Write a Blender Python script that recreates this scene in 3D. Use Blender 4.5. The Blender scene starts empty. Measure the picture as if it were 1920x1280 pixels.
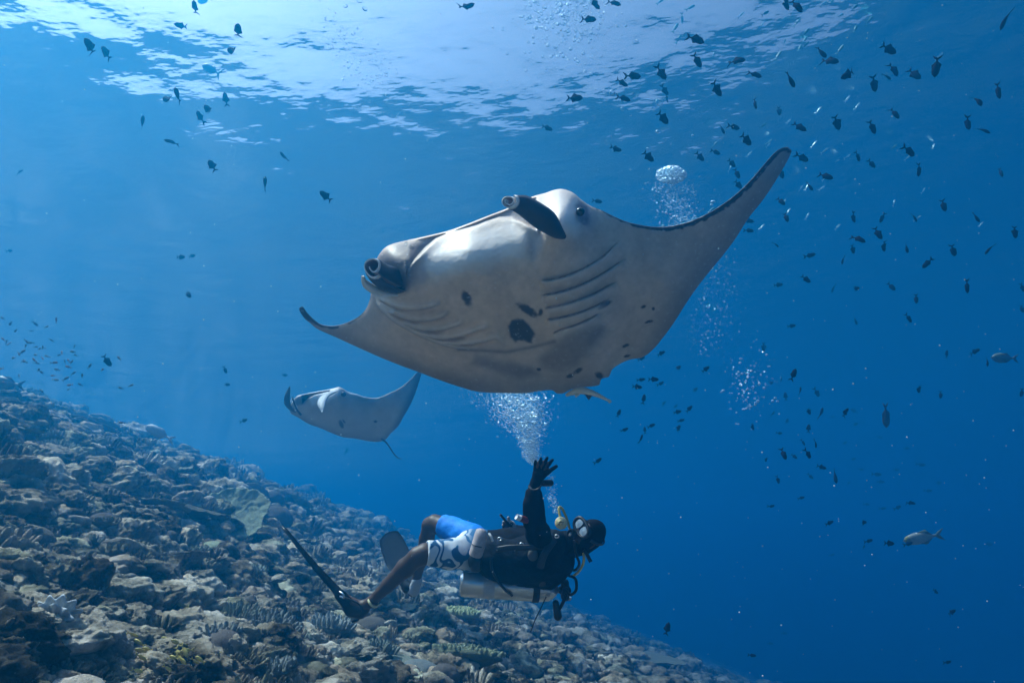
import bpy, math, random
import numpy as np
from mathutils import Vector, Matrix

# ------------------------------------------------------------------ camera, light, exposure
SC = bpy.context.scene
C = SC.collection
random.seed(7)
RNG = np.random.default_rng(11)

PITCH = math.radians(20.0)
FPX = 1122.0                      # focal length in pixels of a 1920 wide picture
SURF = 7.5                        # the water surface lies this far above the camera
cam_d = bpy.data.cameras.new('camera')
cam_d.sensor_width = 36.0
cam_d.lens = 36.0 * FPX / 1920.0
cam_d.clip_start = 0.05
cam_d.clip_end = 600.0
cam = bpy.data.objects.new('camera', cam_d)
C.objects.link(cam)
cam.location = (0, 0, 0)
cam.rotation_euler = (math.radians(90) + PITCH, 0, 0)
SC.camera = cam

SUN_EL, SUN_AZ = math.radians(60), math.radians(-80)     # azimuth from +Y towards +X
world = bpy.data.worlds.new('World')
SC.world = world
world.use_nodes = True
wn, wl = world.node_tree.nodes, world.node_tree.links
wn.clear()
sky = wn.new('ShaderNodeTexSky')
sky.sky_type = 'NISHITA'
sky.sun_disc = False
sky.sun_elevation = SUN_EL
sky.sun_rotation = SUN_AZ
sky.air_density = 1.0
sky.dust_density = 7.0
sky.ozone_density = 0.2
bg = wn.new('ShaderNodeBackground')
bg.inputs['Strength'].default_value = 0.10
wo = wn.new('ShaderNodeOutputWorld')
wl.new(sky.outputs[0], bg.inputs['Color'])
wl.new(bg.outputs[0], wo.inputs['Surface'])

sun_d = bpy.data.lights.new('sun', 'SUN')
sun_d.energy = 5.0
sun_d.angle = math.radians(1.0)
sun_d.color = (1.0, 0.95, 0.82)
sun = bpy.data.objects.new('sun', sun_d)
C.objects.link(sun)
sdir = Vector((math.sin(SUN_AZ) * math.cos(SUN_EL), math.cos(SUN_AZ) * math.cos(SUN_EL), math.sin(SUN_EL)))
sun.rotation_euler = sdir.to_track_quat('Z', 'Y').to_euler()
sun.location = sdir * 6

SC.view_settings.view_transform = 'Standard'
SC.view_settings.look = 'None'
SC.view_settings.exposure = 0.82
SC.view_settings.gamma = 1.0
SC.view_settings.use_curve_mapping = False
SC.render.engine = 'CYCLES'
cy = SC.cycles
cy.max_bounces = 8
cy.diffuse_bounces = 3
cy.glossy_bounces = 3
cy.transmission_bounces = 4
cy.volume_bounces = 1
cy.transparent_max_bounces = 24
cy.use_denoising = True
cy.use_adaptive_sampling = True
cy.adaptive_threshold = 0.02
cy.sample_clamp_indirect = 4.0

# ------------------------------------------------------------------ helpers
CP, SP = math.cos(PITCH), math.sin(PITCH)

def at(px, py, d):
    """The point of the place seen at pixel (px, py) of the photograph, d metres in front of the camera."""
    r, u = (px - 960) / FPX, (640 - py) / FPX
    return Vector((r * d, (CP - u * SP) * d, (SP + u * CP) * d))

def at_np(px, py, d):
    px, py, d = np.asarray(px, float), np.asarray(py, float), np.asarray(d, float)
    r, u = (px - 960) / FPX, (640 - py) / FPX
    return np.stack([r * d, (CP - u * SP) * d, (SP + u * CP) * d], -1)

def hash3(ix, iy, iz, s):
    h = (ix.astype(np.uint32) * np.uint32(374761393) + iy.astype(np.uint32) * np.uint32(668265263)
         + iz.astype(np.uint32) * np.uint32(2246822519) + np.uint32(s * 3266489917 % 4294967296))
    h = (h ^ (h >> np.uint32(13))) * np.uint32(1274126177)
    h = h ^ (h >> np.uint32(16))
    return h.astype(np.float64) / 4294967295.0 * 2 - 1

def vnoise(p, s=0):
    """smooth value noise in -1..1 of an (N,3) array"""
    with np.errstate(over='ignore'):
        f = np.floor(p)
        i = f.astype(np.int64)
        t = p - f
        t = t * t * t * (t * (t * 6 - 15) + 10)
        out = 0
        for dx in (0, 1):
            wx = t[..., 0] if dx else 1 - t[..., 0]
            for dy in (0, 1):
                wy = t[..., 1] if dy else 1 - t[..., 1]
                for dz in (0, 1):
                    wz = t[..., 2] if dz else 1 - t[..., 2]
                    out = out + wx * wy * wz * hash3(i[..., 0] + dx, i[..., 1] + dy, i[..., 2] + dz, s)
    return out

def fbm(p, octaves=4, s=0, gain=0.5, ridge=False):
    a, tot, out = 1.0, 0.0, 0.0
    for k in range(octaves):
        n = vnoise(p * 2.03 ** k + 17.3 * k, s + k)
        out = out + a * ((1 - 2 * np.abs(n)) if ridge else n)
        tot += a
        a *= gain
    return out / tot

def sstep(a, b, x):
    t = np.clip((x - a) / (b - a), 0, 1)
    return t * t * (3 - 2 * t)

def mesh_np(name, V, F4=None, F3=None, smooth=True, mats=(), col=None):
    """a mesh from numpy: V (n,3), quads, triangles, an optional colour per vertex"""
    me = bpy.data.meshes.new(name)
    V = np.ascontiguousarray(V, dtype=np.float32).reshape(-1, 3)
    n4 = 0 if F4 is None else len(F4)
    n3 = 0 if F3 is None else len(F3)
    me.vertices.add(len(V))
    me.vertices.foreach_set('co', V.ravel())
    loops = []
    if n4: loops.append(np.asarray(F4, np.int32).ravel())
    if n3: loops.append(np.asarray(F3, np.int32).ravel())
    loops = np.concatenate(loops)
    me.loops.add(len(loops))
    me.loops.foreach_set('vertex_index', loops)
    me.polygons.add(n4 + n3)
    starts = np.concatenate([np.arange(n4) * 4, n4 * 4 + np.arange(n3) * 3]).astype(np.int32)
    me.polygons.foreach_set('loop_start', starts)
    me.polygons.foreach_set('use_smooth', np.full(n4 + n3, smooth))
    me.update(calc_edges=True)
    if col is not None:
        a = me.color_attributes.new('tint', 'FLOAT_COLOR', 'POINT')
        c = np.ones((len(V), 4), np.float32)
        c[:, :3] = col
        a.data.foreach_set('color', c.ravel())
    for m in mats: me.materials.append(m)
    me.validate()
    return me

def ob(name, me, parent=None, loc=None, label=None, cat=None, group=None, kind=None, mat=None):
    o = bpy.data.objects.new(name, me)
    C.objects.link(o)
    if parent is not None: o.parent = parent
    if loc is not None: o.location = loc
    if mat is not None and me is not None and not me.materials: me.materials.append(mat)
    if label: o['label'] = label
    if cat: o['category'] = cat
    if group: o['group'] = group
    if kind: o['kind'] = kind
    return o

def thing(name, loc, label, cat, group=None):
    return ob(name, None, None, loc, label, cat, group)

def grid_faces(nu, nv, wrap_u=False, wrap_v=False, flip=False):
    iu = np.arange(nu if wrap_u else nu - 1)
    iv = np.arange(nv if wrap_v else nv - 1)
    a, b = np.meshgrid(iu, iv, indexing='ij')
    a2, b2 = (a + 1) % nu, (b + 1) % nv
    q = np.stack([a * nv + b, a2 * nv + b, a2 * nv + b2, a * nv + b2], -1).reshape(-1, 4)
    return q[:, ::-1] if flip else q

class Buf:
    """collects pieces into one mesh"""
    def __init__(s): s.V, s.Q, s.T, s.Cc, s.n = [], [], [], [], 0
    def add(s, V, Q=None, T=None, col=None):
        V = np.asarray(V, float).reshape(-1, 3)
        if Q is not None and len(Q): s.Q.append(np.asarray(Q) + s.n)
        if T is not None and len(T): s.T.append(np.asarray(T) + s.n)
        s.Cc.append(np.broadcast_to(np.asarray(col if col is not None else (1, 1, 1), float), (len(V), 3)))
        s.V.append(V); s.n += len(V)
    def mesh(s, name, mats=(), smooth=True):
        return mesh_np(name, np.concatenate(s.V), np.concatenate(s.Q) if s.Q else None,
                       np.concatenate(s.T) if s.T else None, smooth, mats, np.concatenate(s.Cc))

def tube(path, rad, n=10, caps=True, squash=1.0, up=None):
    """swept tube (V, Q, T) along a list of points"""
    P = np.asarray([tuple(p) for p in path], float)
    m = len(P)
    R = np.broadcast_to(np.asarray(rad, float), (m,)) if np.ndim(rad) < 2 else None
    T = np.gradient(P, axis=0)
    T /= np.linalg.norm(T, axis=1, keepdims=True) + 1e-9
    ref = np.array(up if up is not None else (0, 0, 1.0), float)
    if abs(T[0] @ ref) > .95: ref = np.array((0, 1.0, 0))
    A = np.zeros((m, 3)); a = ref - (ref @ T[0]) * T[0]
    for i in range(m):
        a = a - (a @ T[i]) * T[i]; a /= np.linalg.norm(a) + 1e-9
        A[i] = a
    B = np.cross(T, A)
    ang = np.linspace(0, 2 * np.pi, n, endpoint=False)
    V = P[:, None] + R[:, None, None] * (np.cos(ang)[None, :, None] * A[:, None] * squash + np.sin(ang)[None, :, None] * B[:, None])
    Q = grid_faces(m, n, wrap_v=True)
    V = V.reshape(-1, 3)
    tr = []
    if caps:
        V = np.vstack([V, P[0], P[-1]])
        c0, c1 = m * n, m * n + 1
        for k in range(n):
            tr.append((c0, (k + 1) % n, k)); tr.append((c1, (m - 1) * n + k, (m - 1) * n + (k + 1) % n))
    return V, Q, (np.array(tr) if tr else None)

def smooth_path(pts, n=24):
    """Catmull-Rom through points (each a tuple of any length)"""
    P = np.asarray([tuple(p) for p in pts], float)
    P = np.vstack([2 * P[0] - P[1], P, 2 * P[-1] - P[-2]])
    L = np.concatenate([[0], np.cumsum(np.linalg.norm(np.diff(P[1:-1], axis=0)[:, :3], axis=1))])
    out = []
    for s in np.linspace(0, L[-1], n):
        k = min(max(np.searchsorted(L, s, side='right') - 1, 0), len(L) - 2)
        t = (s - L[k]) / max(L[k + 1] - L[k], 1e-9)
        p0, p1, p2, p3 = P[k], P[k + 1], P[k + 2], P[k + 3]
        out.append(.5 * ((2 * p1) + (-p0 + p2) * t + (2 * p0 - 5 * p1 + 4 * p2 - p3) * t * t + (-p0 + 3 * p1 - 3 * p2 + p3) * t ** 3))
    return np.array(out)

def mat(name, color=(.5, .5, .5), rough=.6, metal=0.0, tint=False, noise=None, bump=None, spec=.5, trans=0.0, alpha=1.0, ior=1.45, sss=0.0, coat=0.0):
    """noise = (scale, amount, second colour); bump = (scale, strength, distance)"""
    m = bpy.data.materials.new(name)
    m.use_nodes = True
    N, L = m.node_tree.nodes, m.node_tree.links
    b = N['Principled BSDF']
    b.inputs['Roughness'].default_value = rough
    b.inputs['Metallic'].default_value = metal
    b.inputs['Specular IOR Level'].default_value = spec
    b.inputs['Transmission Weight'].default_value = trans
    b.inputs['Alpha'].default_value = alpha
    b.inputs['IOR'].default_value = ior
    b.inputs['Coat Weight'].default_value = coat
    tc = N.new('ShaderNodeTexCoord')
    src = None
    if tint:
        at_ = N.new('ShaderNodeAttribute'); at_.attribute_name = 'tint'; src = at_.outputs['Color']
    else:
        rgb = N.new('ShaderNodeRGB'); rgb.outputs[0].default_value = (*color, 1); src = rgb.outputs[0]
    if noise:
        nt = N.new('ShaderNodeTexNoise'); nt.inputs['Scale'].default_value = noise[0]
        nt.inputs['Detail'].default_value = 6; nt.inputs['Roughness'].default_value = .65
        L.new(tc.outputs['Object'], nt.inputs['Vector'])
        mr = N.new('ShaderNodeMapRange'); mr.inputs[1].default_value = .38; mr.inputs[2].default_value = .62
        mr.inputs[3].default_value = 0; mr.inputs[4].default_value = noise[1]
        L.new(nt.outputs['Fac'], mr.inputs[0])
        mx = N.new('ShaderNodeMix'); mx.data_type = 'RGBA'
        mx.blend_type = 'MULTIPLY' if tint else 'MIX'
        L.new(mr.outputs[0], mx.inputs['Factor']); L.new(src, mx.inputs['A']); mx.inputs['B'].default_value = (*noise[2], 1)
        src = mx.outputs['Result']
    L.new(src, b.inputs['Base Color'])
    if bump:
        nb = N.new('ShaderNodeTexNoise'); nb.inputs['Scale'].default_value = bump[0]; nb.inputs['Detail'].default_value = 5
        L.new(tc.outputs['Object'], nb.inputs['Vector'])
        bm = N.new('ShaderNodeBump'); bm.inputs['Strength'].default_value = bump[1]; bm.inputs['Distance'].default_value = bump[2]
        L.new(nb.outputs['Fac'], bm.inputs['Height']); L.new(bm.outputs[0], b.inputs['Normal'])
    return m
# ------------------------------------------------------------------ the water: closed volume, surface seen from below
HAZE_DENS = 0.069
hm = bpy.data.materials.new('sea_water'); hm.use_nodes = True
N, L = hm.node_tree.nodes, hm.node_tree.links
N.clear()
pv = N.new('ShaderNodeVolumePrincipled')
pv.inputs['Color'].default_value = (0.006, 0.24, 0.55, 1)
pv.inputs['Absorption Color'].default_value = (0, 0.07, 0.42, 1)      # red is lost first, as in sea water
pv.inputs['Density'].default_value = HAZE_DENS
pv.inputs['Density Attribute'].default_value = ''
pv.inputs['Anisotropy'].default_value = 0.62
mo = N.new('ShaderNodeOutputMaterial'); L.new(pv.outputs[0], mo.inputs['Volume'])
X, Y0, Y1, ZB, ZT = 95, -60, 110, -26, SURF + 2.2
V = [(x, y, z) for x in (-X, X) for y in (Y0, Y1) for z in (ZB, ZT)]
ob('haze', mesh_np('haze', V, [(0, 1, 3, 2), (4, 6, 7, 5), (0, 4, 5, 1), (2, 3, 7, 6), (0, 2, 6, 4), (1, 5, 7, 3)], smooth=False, mats=[hm]), kind='stuff')

wm = bpy.data.materials.new('water_surface'); wm.use_nodes = True
N, L = wm.node_tree.nodes, wm.node_tree.links
N.clear()
tc = N.new('ShaderNodeTexCoord')
mp = N.new('ShaderNodeMapping'); mp.inputs['Scale'].default_value = (.75, 1.4, 1)
L.new(tc.outputs['Object'], mp.inputs[0])
nz = N.new('ShaderNodeTexNoise'); nz.inputs['Scale'].default_value = 3.2; nz.inputs['Detail'].default_value = 2.5
L.new(mp.outputs[0], nz.inputs['Vector'])
bp = N.new('ShaderNodeBump'); bp.inputs['Strength'].default_value = 1; bp.inputs['Distance'].default_value = 0.016
L.new(nz.outputs['Fac'], bp.inputs['Height'])
fr = N.new('ShaderNodeFresnel'); fr.inputs['IOR'].default_value = 1.33
L.new(bp.outputs[0], fr.inputs['Normal'])
tr = N.new('ShaderNodeBsdfTransparent'); gl = N.new('ShaderNodeBsdfGlossy'); gl.inputs['Roughness'].default_value = 0.25
L.new(bp.outputs[0], gl.inputs['Normal'])
mx = N.new('ShaderNodeMixShader'); L.new(fr.outputs[0], mx.inputs[0]); L.new(tr.outputs[0], mx.inputs[1]); L.new(gl.outputs[0], mx.inputs[2])
mo = N.new('ShaderNodeOutputMaterial'); L.new(mx.outputs[0], mo.inputs['Surface'])

def warp_axis(n, near, far):
    t = np.linspace(-1, 1, n)
    k = math.asinh(far / near)
    return near * np.sinh(k * t)
nx = 520
ax = warp_axis(nx, 9.0, 90.0)
ay = warp_axis(nx, 9.0, 66.0) + 12
gx, gy = np.meshgrid(ax, np.clip(ay, -55, 88), indexing='ij')
gz = np.zeros_like(gx)
wr = np.random.default_rng(5)
for k in range(70):
    lam = 0.32 * (12 / 0.32) ** (wr.random() ** 1.3)
    th = math.radians(70) + wr.normal() * .75
    kk = 2 * np.pi / lam
    amp = 0.0105 * lam ** 0.95 * (0.6 + .8 * wr.random())
    gz += amp * np.sin(kk * (gx * math.cos(th) + gy * math.sin(th)) + wr.random() * 6.28) * .15
gz += 1.0 * np.sin(2 * np.pi / 72 * gx) * sstep(80, 40, np.hypot(gx, gy))
ob('water_surface', mesh_np('water_surface', np.stack([gx, gy, gz + SURF], -1).reshape(-1, 3), grid_faces(nx, nx), mats=[wm]), kind='structure')

# ------------------------------------------------------------------ the reef slope
def plane_z(x, y):
    z = -1.15 - 0.36 * x - 0.02 * y
    z = np.where(x < -14, -1.15 + .36 * 14 - .02 * y + 1.6 * (1 - np.exp((x + 14) * .22)), z)   # flattens into a reef top
    z = z + .7 * sstep(-1.5, -8, x)
    z = np.where(x > 42, -1.15 - .36 * 42 - .02 * y, z)
    return z
def terrain_z(x, y):
    x = np.asarray(x, float); y = np.asarray(y, float)
    p = np.stack([x, y, np.zeros_like(x)], -1)
    big = fbm(p * .22, 2, 3) * .15
    mid = fbm(p * .9, 3, 9, ridge=True) * .16
    sm = fbm(p * 3.1, 3, 21, ridge=True) * .055
    sm = sm + fbm(p * 8.5, 2, 33, ridge=True) * .022
    near = sstep(0.2, 2.2, np.hypot(x, y))
    return plane_z(x, y) + (big + mid) * (.35 + .65 * near) + sm

n1 = 620
ax = warp_axis(n1, 3.2, 88.0); ay = warp_axis(n1, 4.0, 80.0) + 5
gx, gy = np.meshgrid(ax, np.clip(ay, -50, 92), indexing='ij')
gz = terrain_z(gx, gy)
reef_mat = bpy.data.materials.new('reef_rock'); reef_mat.use_nodes = True
N, L = reef_mat.node_tree.nodes, reef_mat.node_tree.links
b = N['Principled BSDF']; b.inputs['Roughness'].default_value = .9; b.inputs['Specular IOR Level'].default_value = .15
geo = N.new('ShaderNodeNewGeometry')
n1_ = N.new('ShaderNodeTexNoise'); n1_.inputs['Scale'].default_value = 2.2; n1_.inputs['Detail'].default_value = 8; n1_.inputs['Roughness'].default_value = .7
L.new(geo.outputs['Position'], n1_.inputs['Vector'])
cr = N.new('ShaderNodeValToRGB')
for i, (p_, c_) in enumerate([(.385, (.035, .03, .02)), (.45, (.26, .225, .155)), (.52, (.58, .51, .39)), (.60, (.88, .79, .66))]):
    e = cr.color_ramp.elements[i] if i < 2 else cr.color_ramp.elements.new(p_)
    e.position = p_; e.color = (*c_, 1)
L.new(n1_.outputs['Fac'], cr.inputs[0])
at_ = N.new('ShaderNodeAttribute'); at_.attribute_name = 'tint'
mm = N.new('ShaderNodeMix'); mm.data_type = 'RGBA'; mm.blend_type = 'MULTIPLY'; mm.inputs['Factor'].default_value = 1
L.new(cr.outputs[0], mm.inputs['A']); L.new(at_.outputs['Color'], mm.inputs['B'])
L.new(mm.outputs['Result'], b.inputs['Base Color'])
n2_ = N.new('ShaderNodeTexNoise'); n2_.inputs['Scale'].default_value = 30; n2_.inputs['Detail'].default_value = 7; n2_.inputs['Roughness'].default_value = .75
L.new(geo.outputs['Position'], n2_.inputs['Vector'])
bp = N.new('ShaderNodeBump'); bp.inputs['Strength'].default_value = 1; bp.inputs['Distance'].default_value = .08
L.new(n2_.outputs['Fac'], bp.inputs['Height']); L.new(bp.outputs[0], b.inputs['Normal'])
ob('reef_slope', mesh_np('reef_slope', np.stack([gx, gy, gz], -1).reshape(-1, 3), grid_faces(n1, n1), mats=[reef_mat], col=(.8, .8, .8)), kind='structure')
# ------------------------------------------------------------------ manta rays
def seg_dist(P, poly, closed=False):
    """distance of points P (n,2) to a polyline, and the signed side of the nearest segment (positive = right of travel in y-down pixels)"""
    poly = np.asarray(poly, float)
    if closed: poly = np.vstack([poly, poly[:1]])
    best = np.full(len(P), 1e9); side = np.zeros(len(P)); tt = np.zeros(len(P))
    n = len(poly) - 1
    for i in range(n):
        a, b_ = poly[i], poly[i + 1]
        d = b_ - a; l2 = d @ d + 1e-12
        t = np.clip(((P - a) @ d) / l2, 0, 1)
        q = P - (a + t[:, None] * d)
        ds = np.hypot(q[:, 0], q[:, 1])
        m = ds < best
        cr_ = d[0] * (P[:, 1] - a[1]) - d[1] * (P[:, 0] - a[0])
        best[m] = ds[m]; side[m] = np.sign(cr_)[m]; tt[m] = ((i + t) / n)[m]
    return best, side, tt

def in_poly(P, poly):
    poly = np.asarray(poly, float); x, y = P[:, 0], P[:, 1]
    ins = np.zeros(len(P), bool); j = len(poly) - 1
    for i in range(len(poly)):
        xi, yi = poly[i]; xj, yj = poly[j]
        c = ((yi > y) != (yj > y)) & (x < (xj - xi) * (y - yi) / (yj - yi + 1e-12) + xi)
        ins ^= c; j = i
    return ins

def soft_poly(P, poly, w):
    d, _, _ = seg_dist(P, poly, True)
    s = np.where(in_poly(P, poly), d, -d)
    return sstep(-w, w, s)

def rbf(anchors, P):
    A = np.asarray(anchors, float)
    X, v = A[:, :2] / 100, A[:, 2]
    def phi(r): return r * r * np.log(r + 1e-6)
    n = len(X)
    K = phi(np.linalg.norm(X[:, None] - X[None], axis=-1)) + np.eye(n) * .02
    Pm = np.hstack([np.ones((n, 1)), X])
    M = np.block([[K, Pm], [Pm.T, np.zeros((3, 3))]])
    w = np.linalg.solve(M, np.concatenate([v, np.zeros(3)]))
    Q = P / 100
    out = np.full(len(P), w[n]) + Q @ w[n + 1:]
    for i in range(n): out += w[i] * phi(np.linalg.norm(Q - X[i], axis=1))
    return out

def dense(poly, step=2.0):
    return smooth_path(poly, int(sum(math.dist(poly[i], poly[i + 1]) for i in range(len(poly) - 1)) / step) + 2)

def loft(L, T, pairs, nu, nv):
    """grid of pixels between a leading and a trailing edge"""
    Ld, Td = dense(L, 1.0), dense(T, 1.0)
    def arc(D): return np.concatenate([[0], np.cumsum(np.linalg.norm(np.diff(D, axis=0), axis=1))])
    la, ta = arc(Ld), arc(Td)
    pl = [la[np.argmin(np.linalg.norm(Ld - np.array(p[0]), axis=1))] for p in pairs]
    pt = [ta[np.argmin(np.linalg.norm(Td - np.array(p[1]), axis=1))] for p in pairs]
    key = np.array(pl) + np.array(pt); key = (key - key[0]) / (key[-1] - key[0])
    u = np.linspace(0, 1, nu)
    sl, st = np.interp(u, key, pl), np.interp(u, key, pt)
    A = np.stack([np.interp(sl, la, Ld[:, k]) for k in (0, 1)], -1)
    B = np.stack([np.interp(st, ta, Td[:, k]) for k in (0, 1)], -1)
    v = np.linspace(0, 1, nv); v = .72 * v + .28 * (.5 - .5 * np.cos(np.pi * v))
    G = A[:, None] * (1 - v)[None, :, None] + B[:, None] * v[None, :, None]
    return G, np.vstack([Ld, Td[::-1]])

def manta_mesh(name, L, T, pairs, depth, thick, disp, colour, back, nu, nv, mats):
    G, outline = loft(L, T, pairs, nu, nv)
    P = G.reshape(-1, 2)
    d0 = rbf(depth, P)
    th = np.clip(rbf(thick, P), .012, None)
    e, _, _ = seg_dist(P, outline[::2], True)
    em = e * d0 / FPX
    edge = np.zeros((nu, nv), bool); edge[0] = edge[-1] = True; edge[:, 0] = edge[:, -1] = True
    em[edge.ravel()] = 0
    h = th * .5
    q = np.clip(1 - em / (h * 1.6), 0, 1)
    rnd = h * (1 - np.sqrt(np.clip(1 - q * q, 0, 1)))
    front = d0 + rnd + disp(P, e) * (1 - q ** 4)
    rear = d0 + th - rnd
    Vf, Vb = at_np(P[:, 0], P[:, 1], front), at_np(P[:, 0], P[:, 1], rear)
    # weld the rim: the back sheet reuses the front's border vertices
    idx = np.arange(nu * nv).reshape(nu, nv)
    bidx = idx + nu * nv
    bidx[edge] = idx[edge]
    Qf = grid_faces(nu, nv)
    Qb = bidx.ravel()[grid_faces(nu, nv, flip=True)]
    c = np.vstack([colour(P, e), back(P, e)])
    return mesh_np(name, np.vstack([Vf, Vb]), np.vstack([Qf, Qb]), mats=mats, col=c)

def spiral_fin(name, path, turns, mats, col_out, col_in, col_rim, tilt=0.0, n=30, m=34, phase=0.0):
    """a rolled fin: path of (px, py, depth, radius in pixels), tip first"""
    S = smooth_path(path, m)
    P = at_np(S[:, 0], S[:, 1], S[:, 2]); R = np.clip(S[:, 3], 1, None) * S[:, 2] / FPX
    T = np.gradient(P, axis=0); T /= np.linalg.norm(T, axis=1, keepdims=True)
    ref = np.array((0, .35, 1.0)); a = ref - (ref @ T[0]) * T[0]; V = []; cc = []
    th = np.linspace(0, 2 * np.pi * turns, n); FN = np.array((0, CP, SP))
    prof = [(t_, 1 - .62 * t_ / th[-1]) for t_ in th] + [(t_, (1 - .62 * t_ / th[-1]) - .10) for t_ in th[::-1]]
    for i in range(m):
        a = a - (a @ T[i]) * T[i]; a /= np.linalg.norm(a); b_ = np.cross(T[i], a)
        for k, (t_, r_) in enumerate(prof):
            wob = 1 + .05 * math.sin(3 * t_ + i * .35)
            fade = max(0, 1 - i / 9)
            V.append(P[i] + R[i] * r_ * wob * (math.cos(t_ + phase) * a + .92 * math.sin(t_ + phase) * b_) - T[i] * R[i] * fade * tilt * r_ * float((math.cos(t_ + phase) * a + math.sin(t_ + phase) * b_) @ FN))
            outer = k < n and t_ < 2 * np.pi * .98
            c_ = col_out if outer else col_in
            if i < 2: c_ = col_rim
            cc.append(c_)
    K = len(prof)
    Q = grid_faces(m, K, wrap_v=True)
    caps = []
    for k in range(n - 1):
        caps.append((k, K - 1 - k, K - 2 - k, k + 1))
        o_ = (m - 1) * K
        caps.append((o_ + k, o_ + k + 1, o_ + K - 2 - k, o_ + K - 1 - k))
    return mesh_np(name, np.array(V), np.vstack([Q, np.array(caps)]), mats=mats, col=np.array(cc))

skin = mat('manta_skin', rough=.5, tint=True, noise=(7, .28, (.55, .5, .45)), bump=(60, .25, .004), spec=.35)
skin2 = mat('far_manta_skin', rough=.55, tint=True, noise=(4, .2, (.6, .6, .6)), spec=.3)
eye_mat = mat('eye', (.006, .006, .008), .12, spec=.7)

ML = [(561, 577), (568, 575), (576, 586), (589, 599), (604, 608.5), (626, 610.5), (649, 605), (671, 594), (683, 583), (690, 571), (694.5, 556),
      (697, 538), (699, 520), (702, 500), (708, 482), (720, 466), (735, 457.5), (761, 451), (795, 443.5), (840, 432.5), (877, 419.5), (915, 404.5), (950, 391),
      (975, 378), (1000, 368), (1022, 362), (1038, 356.5), (1054, 354.5), (1074, 361), (1091, 375), (1107, 386), (1127, 394), (1152, 406), (1176, 416),
      (1205, 422.5), (1233, 425.5), (1265, 422.5), (1298, 413.5), (1331, 398), (1359, 380), (1383, 361.5), (1408, 337), (1432, 309), (1452, 286.5),
      (1465, 278), (1477, 276), (1484, 282)]
MT = [(561, 580), (564, 587), (572, 598), (581, 605), (596, 617), (634, 634), (671, 651), (709, 668), (746, 683), (784, 697), (821, 711), (859, 724), (896, 734),
      (932, 736), (981, 737), (1010, 733), (1034, 731), (1044, 737), (1056, 737), (1068, 731), (1083, 727), (1103, 725), (1122, 722), (1125, 718), (1128, 710), (1141, 706), (1144.5, 700),
      (1148, 692), (1160, 683), (1180, 674), (1205, 669), (1225, 654), (1245, 630), (1266, 601), (1286, 569), (1306, 540), (1331, 508), (1355, 479), (1379, 447),
      (1404, 408), (1428, 378), (1448, 349), (1467, 318), (1479, 296), (1484, 284)]
PAIRS = [((561, 577), (561, 580)), ((604, 608.5), (610, 624)), ((671, 594), (702, 665)), ((694.5, 556), (755, 687)), ((699, 520), (784, 697)), ((735, 457.5), (850, 721)),
         ((840, 432.5), (925, 736)), ((950, 391), (1000, 735)), ((1022, 362), (1050, 737)), ((1054, 354.5), (1075, 729)), ((1091, 375), (1110, 724)), ((1107, 386), (1125, 718)),
         ((1152, 406), (1150, 690)), ((1205, 422.5), (1190, 672)), ((1265, 422.5), (1245, 630)), ((1331, 398), (1320, 522)), ((1383, 361.5), (1379, 447)), ((1432, 309), (1428, 378)),
         ((1465, 278), (1467, 318)), ((1484, 282), (1484, 284))]
MD = [(562, 580, 3.7), (604, 613, 3.6), (640, 622, 3.5), (671, 600, 3.35), (700, 655, 3.45), (694, 552, 3.02), (790, 694, 3.5), (740, 560, 2.78), (715, 490, 2.62),
      (761, 452, 2.62), (840, 434, 2.62), (900, 412, 2.61), (955, 392, 2.61), (880, 470, 2.50), (950, 500, 2.53), (1000, 560, 2.66), (950, 600, 2.78), (850, 600, 2.84),
      (930, 680, 3.2), (930, 733, 3.5), (1060, 733, 3.7), (1022, 365, 2.58), (1056, 360, 2.55), (1060, 420, 2.47), (1100, 395, 2.6), (1080, 500, 2.62), (1090, 600, 2.9),
      (1090, 680, 3.3), (1160, 430, 2.86), (1160, 550, 3.02), (1160, 660, 3.45), (1250, 430, 3.1), (1250, 530, 3.2), (1245, 620, 3.5), (1331, 402, 3.2), (1331, 490, 3.38),
      (1400, 350, 3.3), (1400, 400, 3.42), (1440, 325, 3.4), (1480, 284, 3.55)]
MTH = [(562, 580, .02), (604, 613, .035), (671, 620, .07), (700, 640, .1), (790, 690, .08), (715, 500, .3), (761, 455, .3), (900, 412, .26), (900, 500, .38), (950, 600, .34), (930, 730, .06),
       (1060, 730, .06), (1060, 370, .34), (1100, 390, .26), (1080, 500, .36), (1090, 650, .18), (1160, 420, .1), (1160, 550, .16), (1160, 660, .06), (1250, 430, .07), (1250, 530, .08), (1331, 402, .05),
       (1331, 480, .04), (1440, 325, .025), (1480, 284, .015)]
LIP = [(766, 512), (770, 499), (782, 485), (800, 465.5), (818, 449), (842, 437.5), (871, 430.5), (895, 424), (913, 416.5), (937, 409), (961, 408.5), (981, 417), (1005, 432)]
GR = [[(1012, 527), (1041, 523), (1070, 514.5), (1100, 501), (1130, 482), (1162, 451)], [(1015, 554), (1047, 548.5), (1076, 540), (1109, 525), (1145, 504), (1171, 485)],
      [(1020, 578), (1053, 572), (1085, 562), (1115, 550), (1155, 528)], [(1023, 600), (1056, 594.5), (1088, 586), (1115, 575), (1143, 560)], [(1035, 626), (1058, 616), (1079, 609.5), (1103, 599), (1124, 587)]]
GL = [[(702, 554), (711, 578), (738, 602), (768, 620), (794, 633), (824, 645), (863, 654), (907, 656)], [(708, 560), (735, 575), (765, 581), (800, 578), (830, 569)],
      [(726, 584), (753, 596), (782, 602), (818, 599), (848, 587)], [(753, 606), (782, 617), (818, 620), (848, 614), (878, 602)], [(788, 628), (824, 635), (860, 632), (895, 620), (925, 612)],
      [(830, 643), (866, 646), (907, 641), (930, 636), (946, 644)]]

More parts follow.
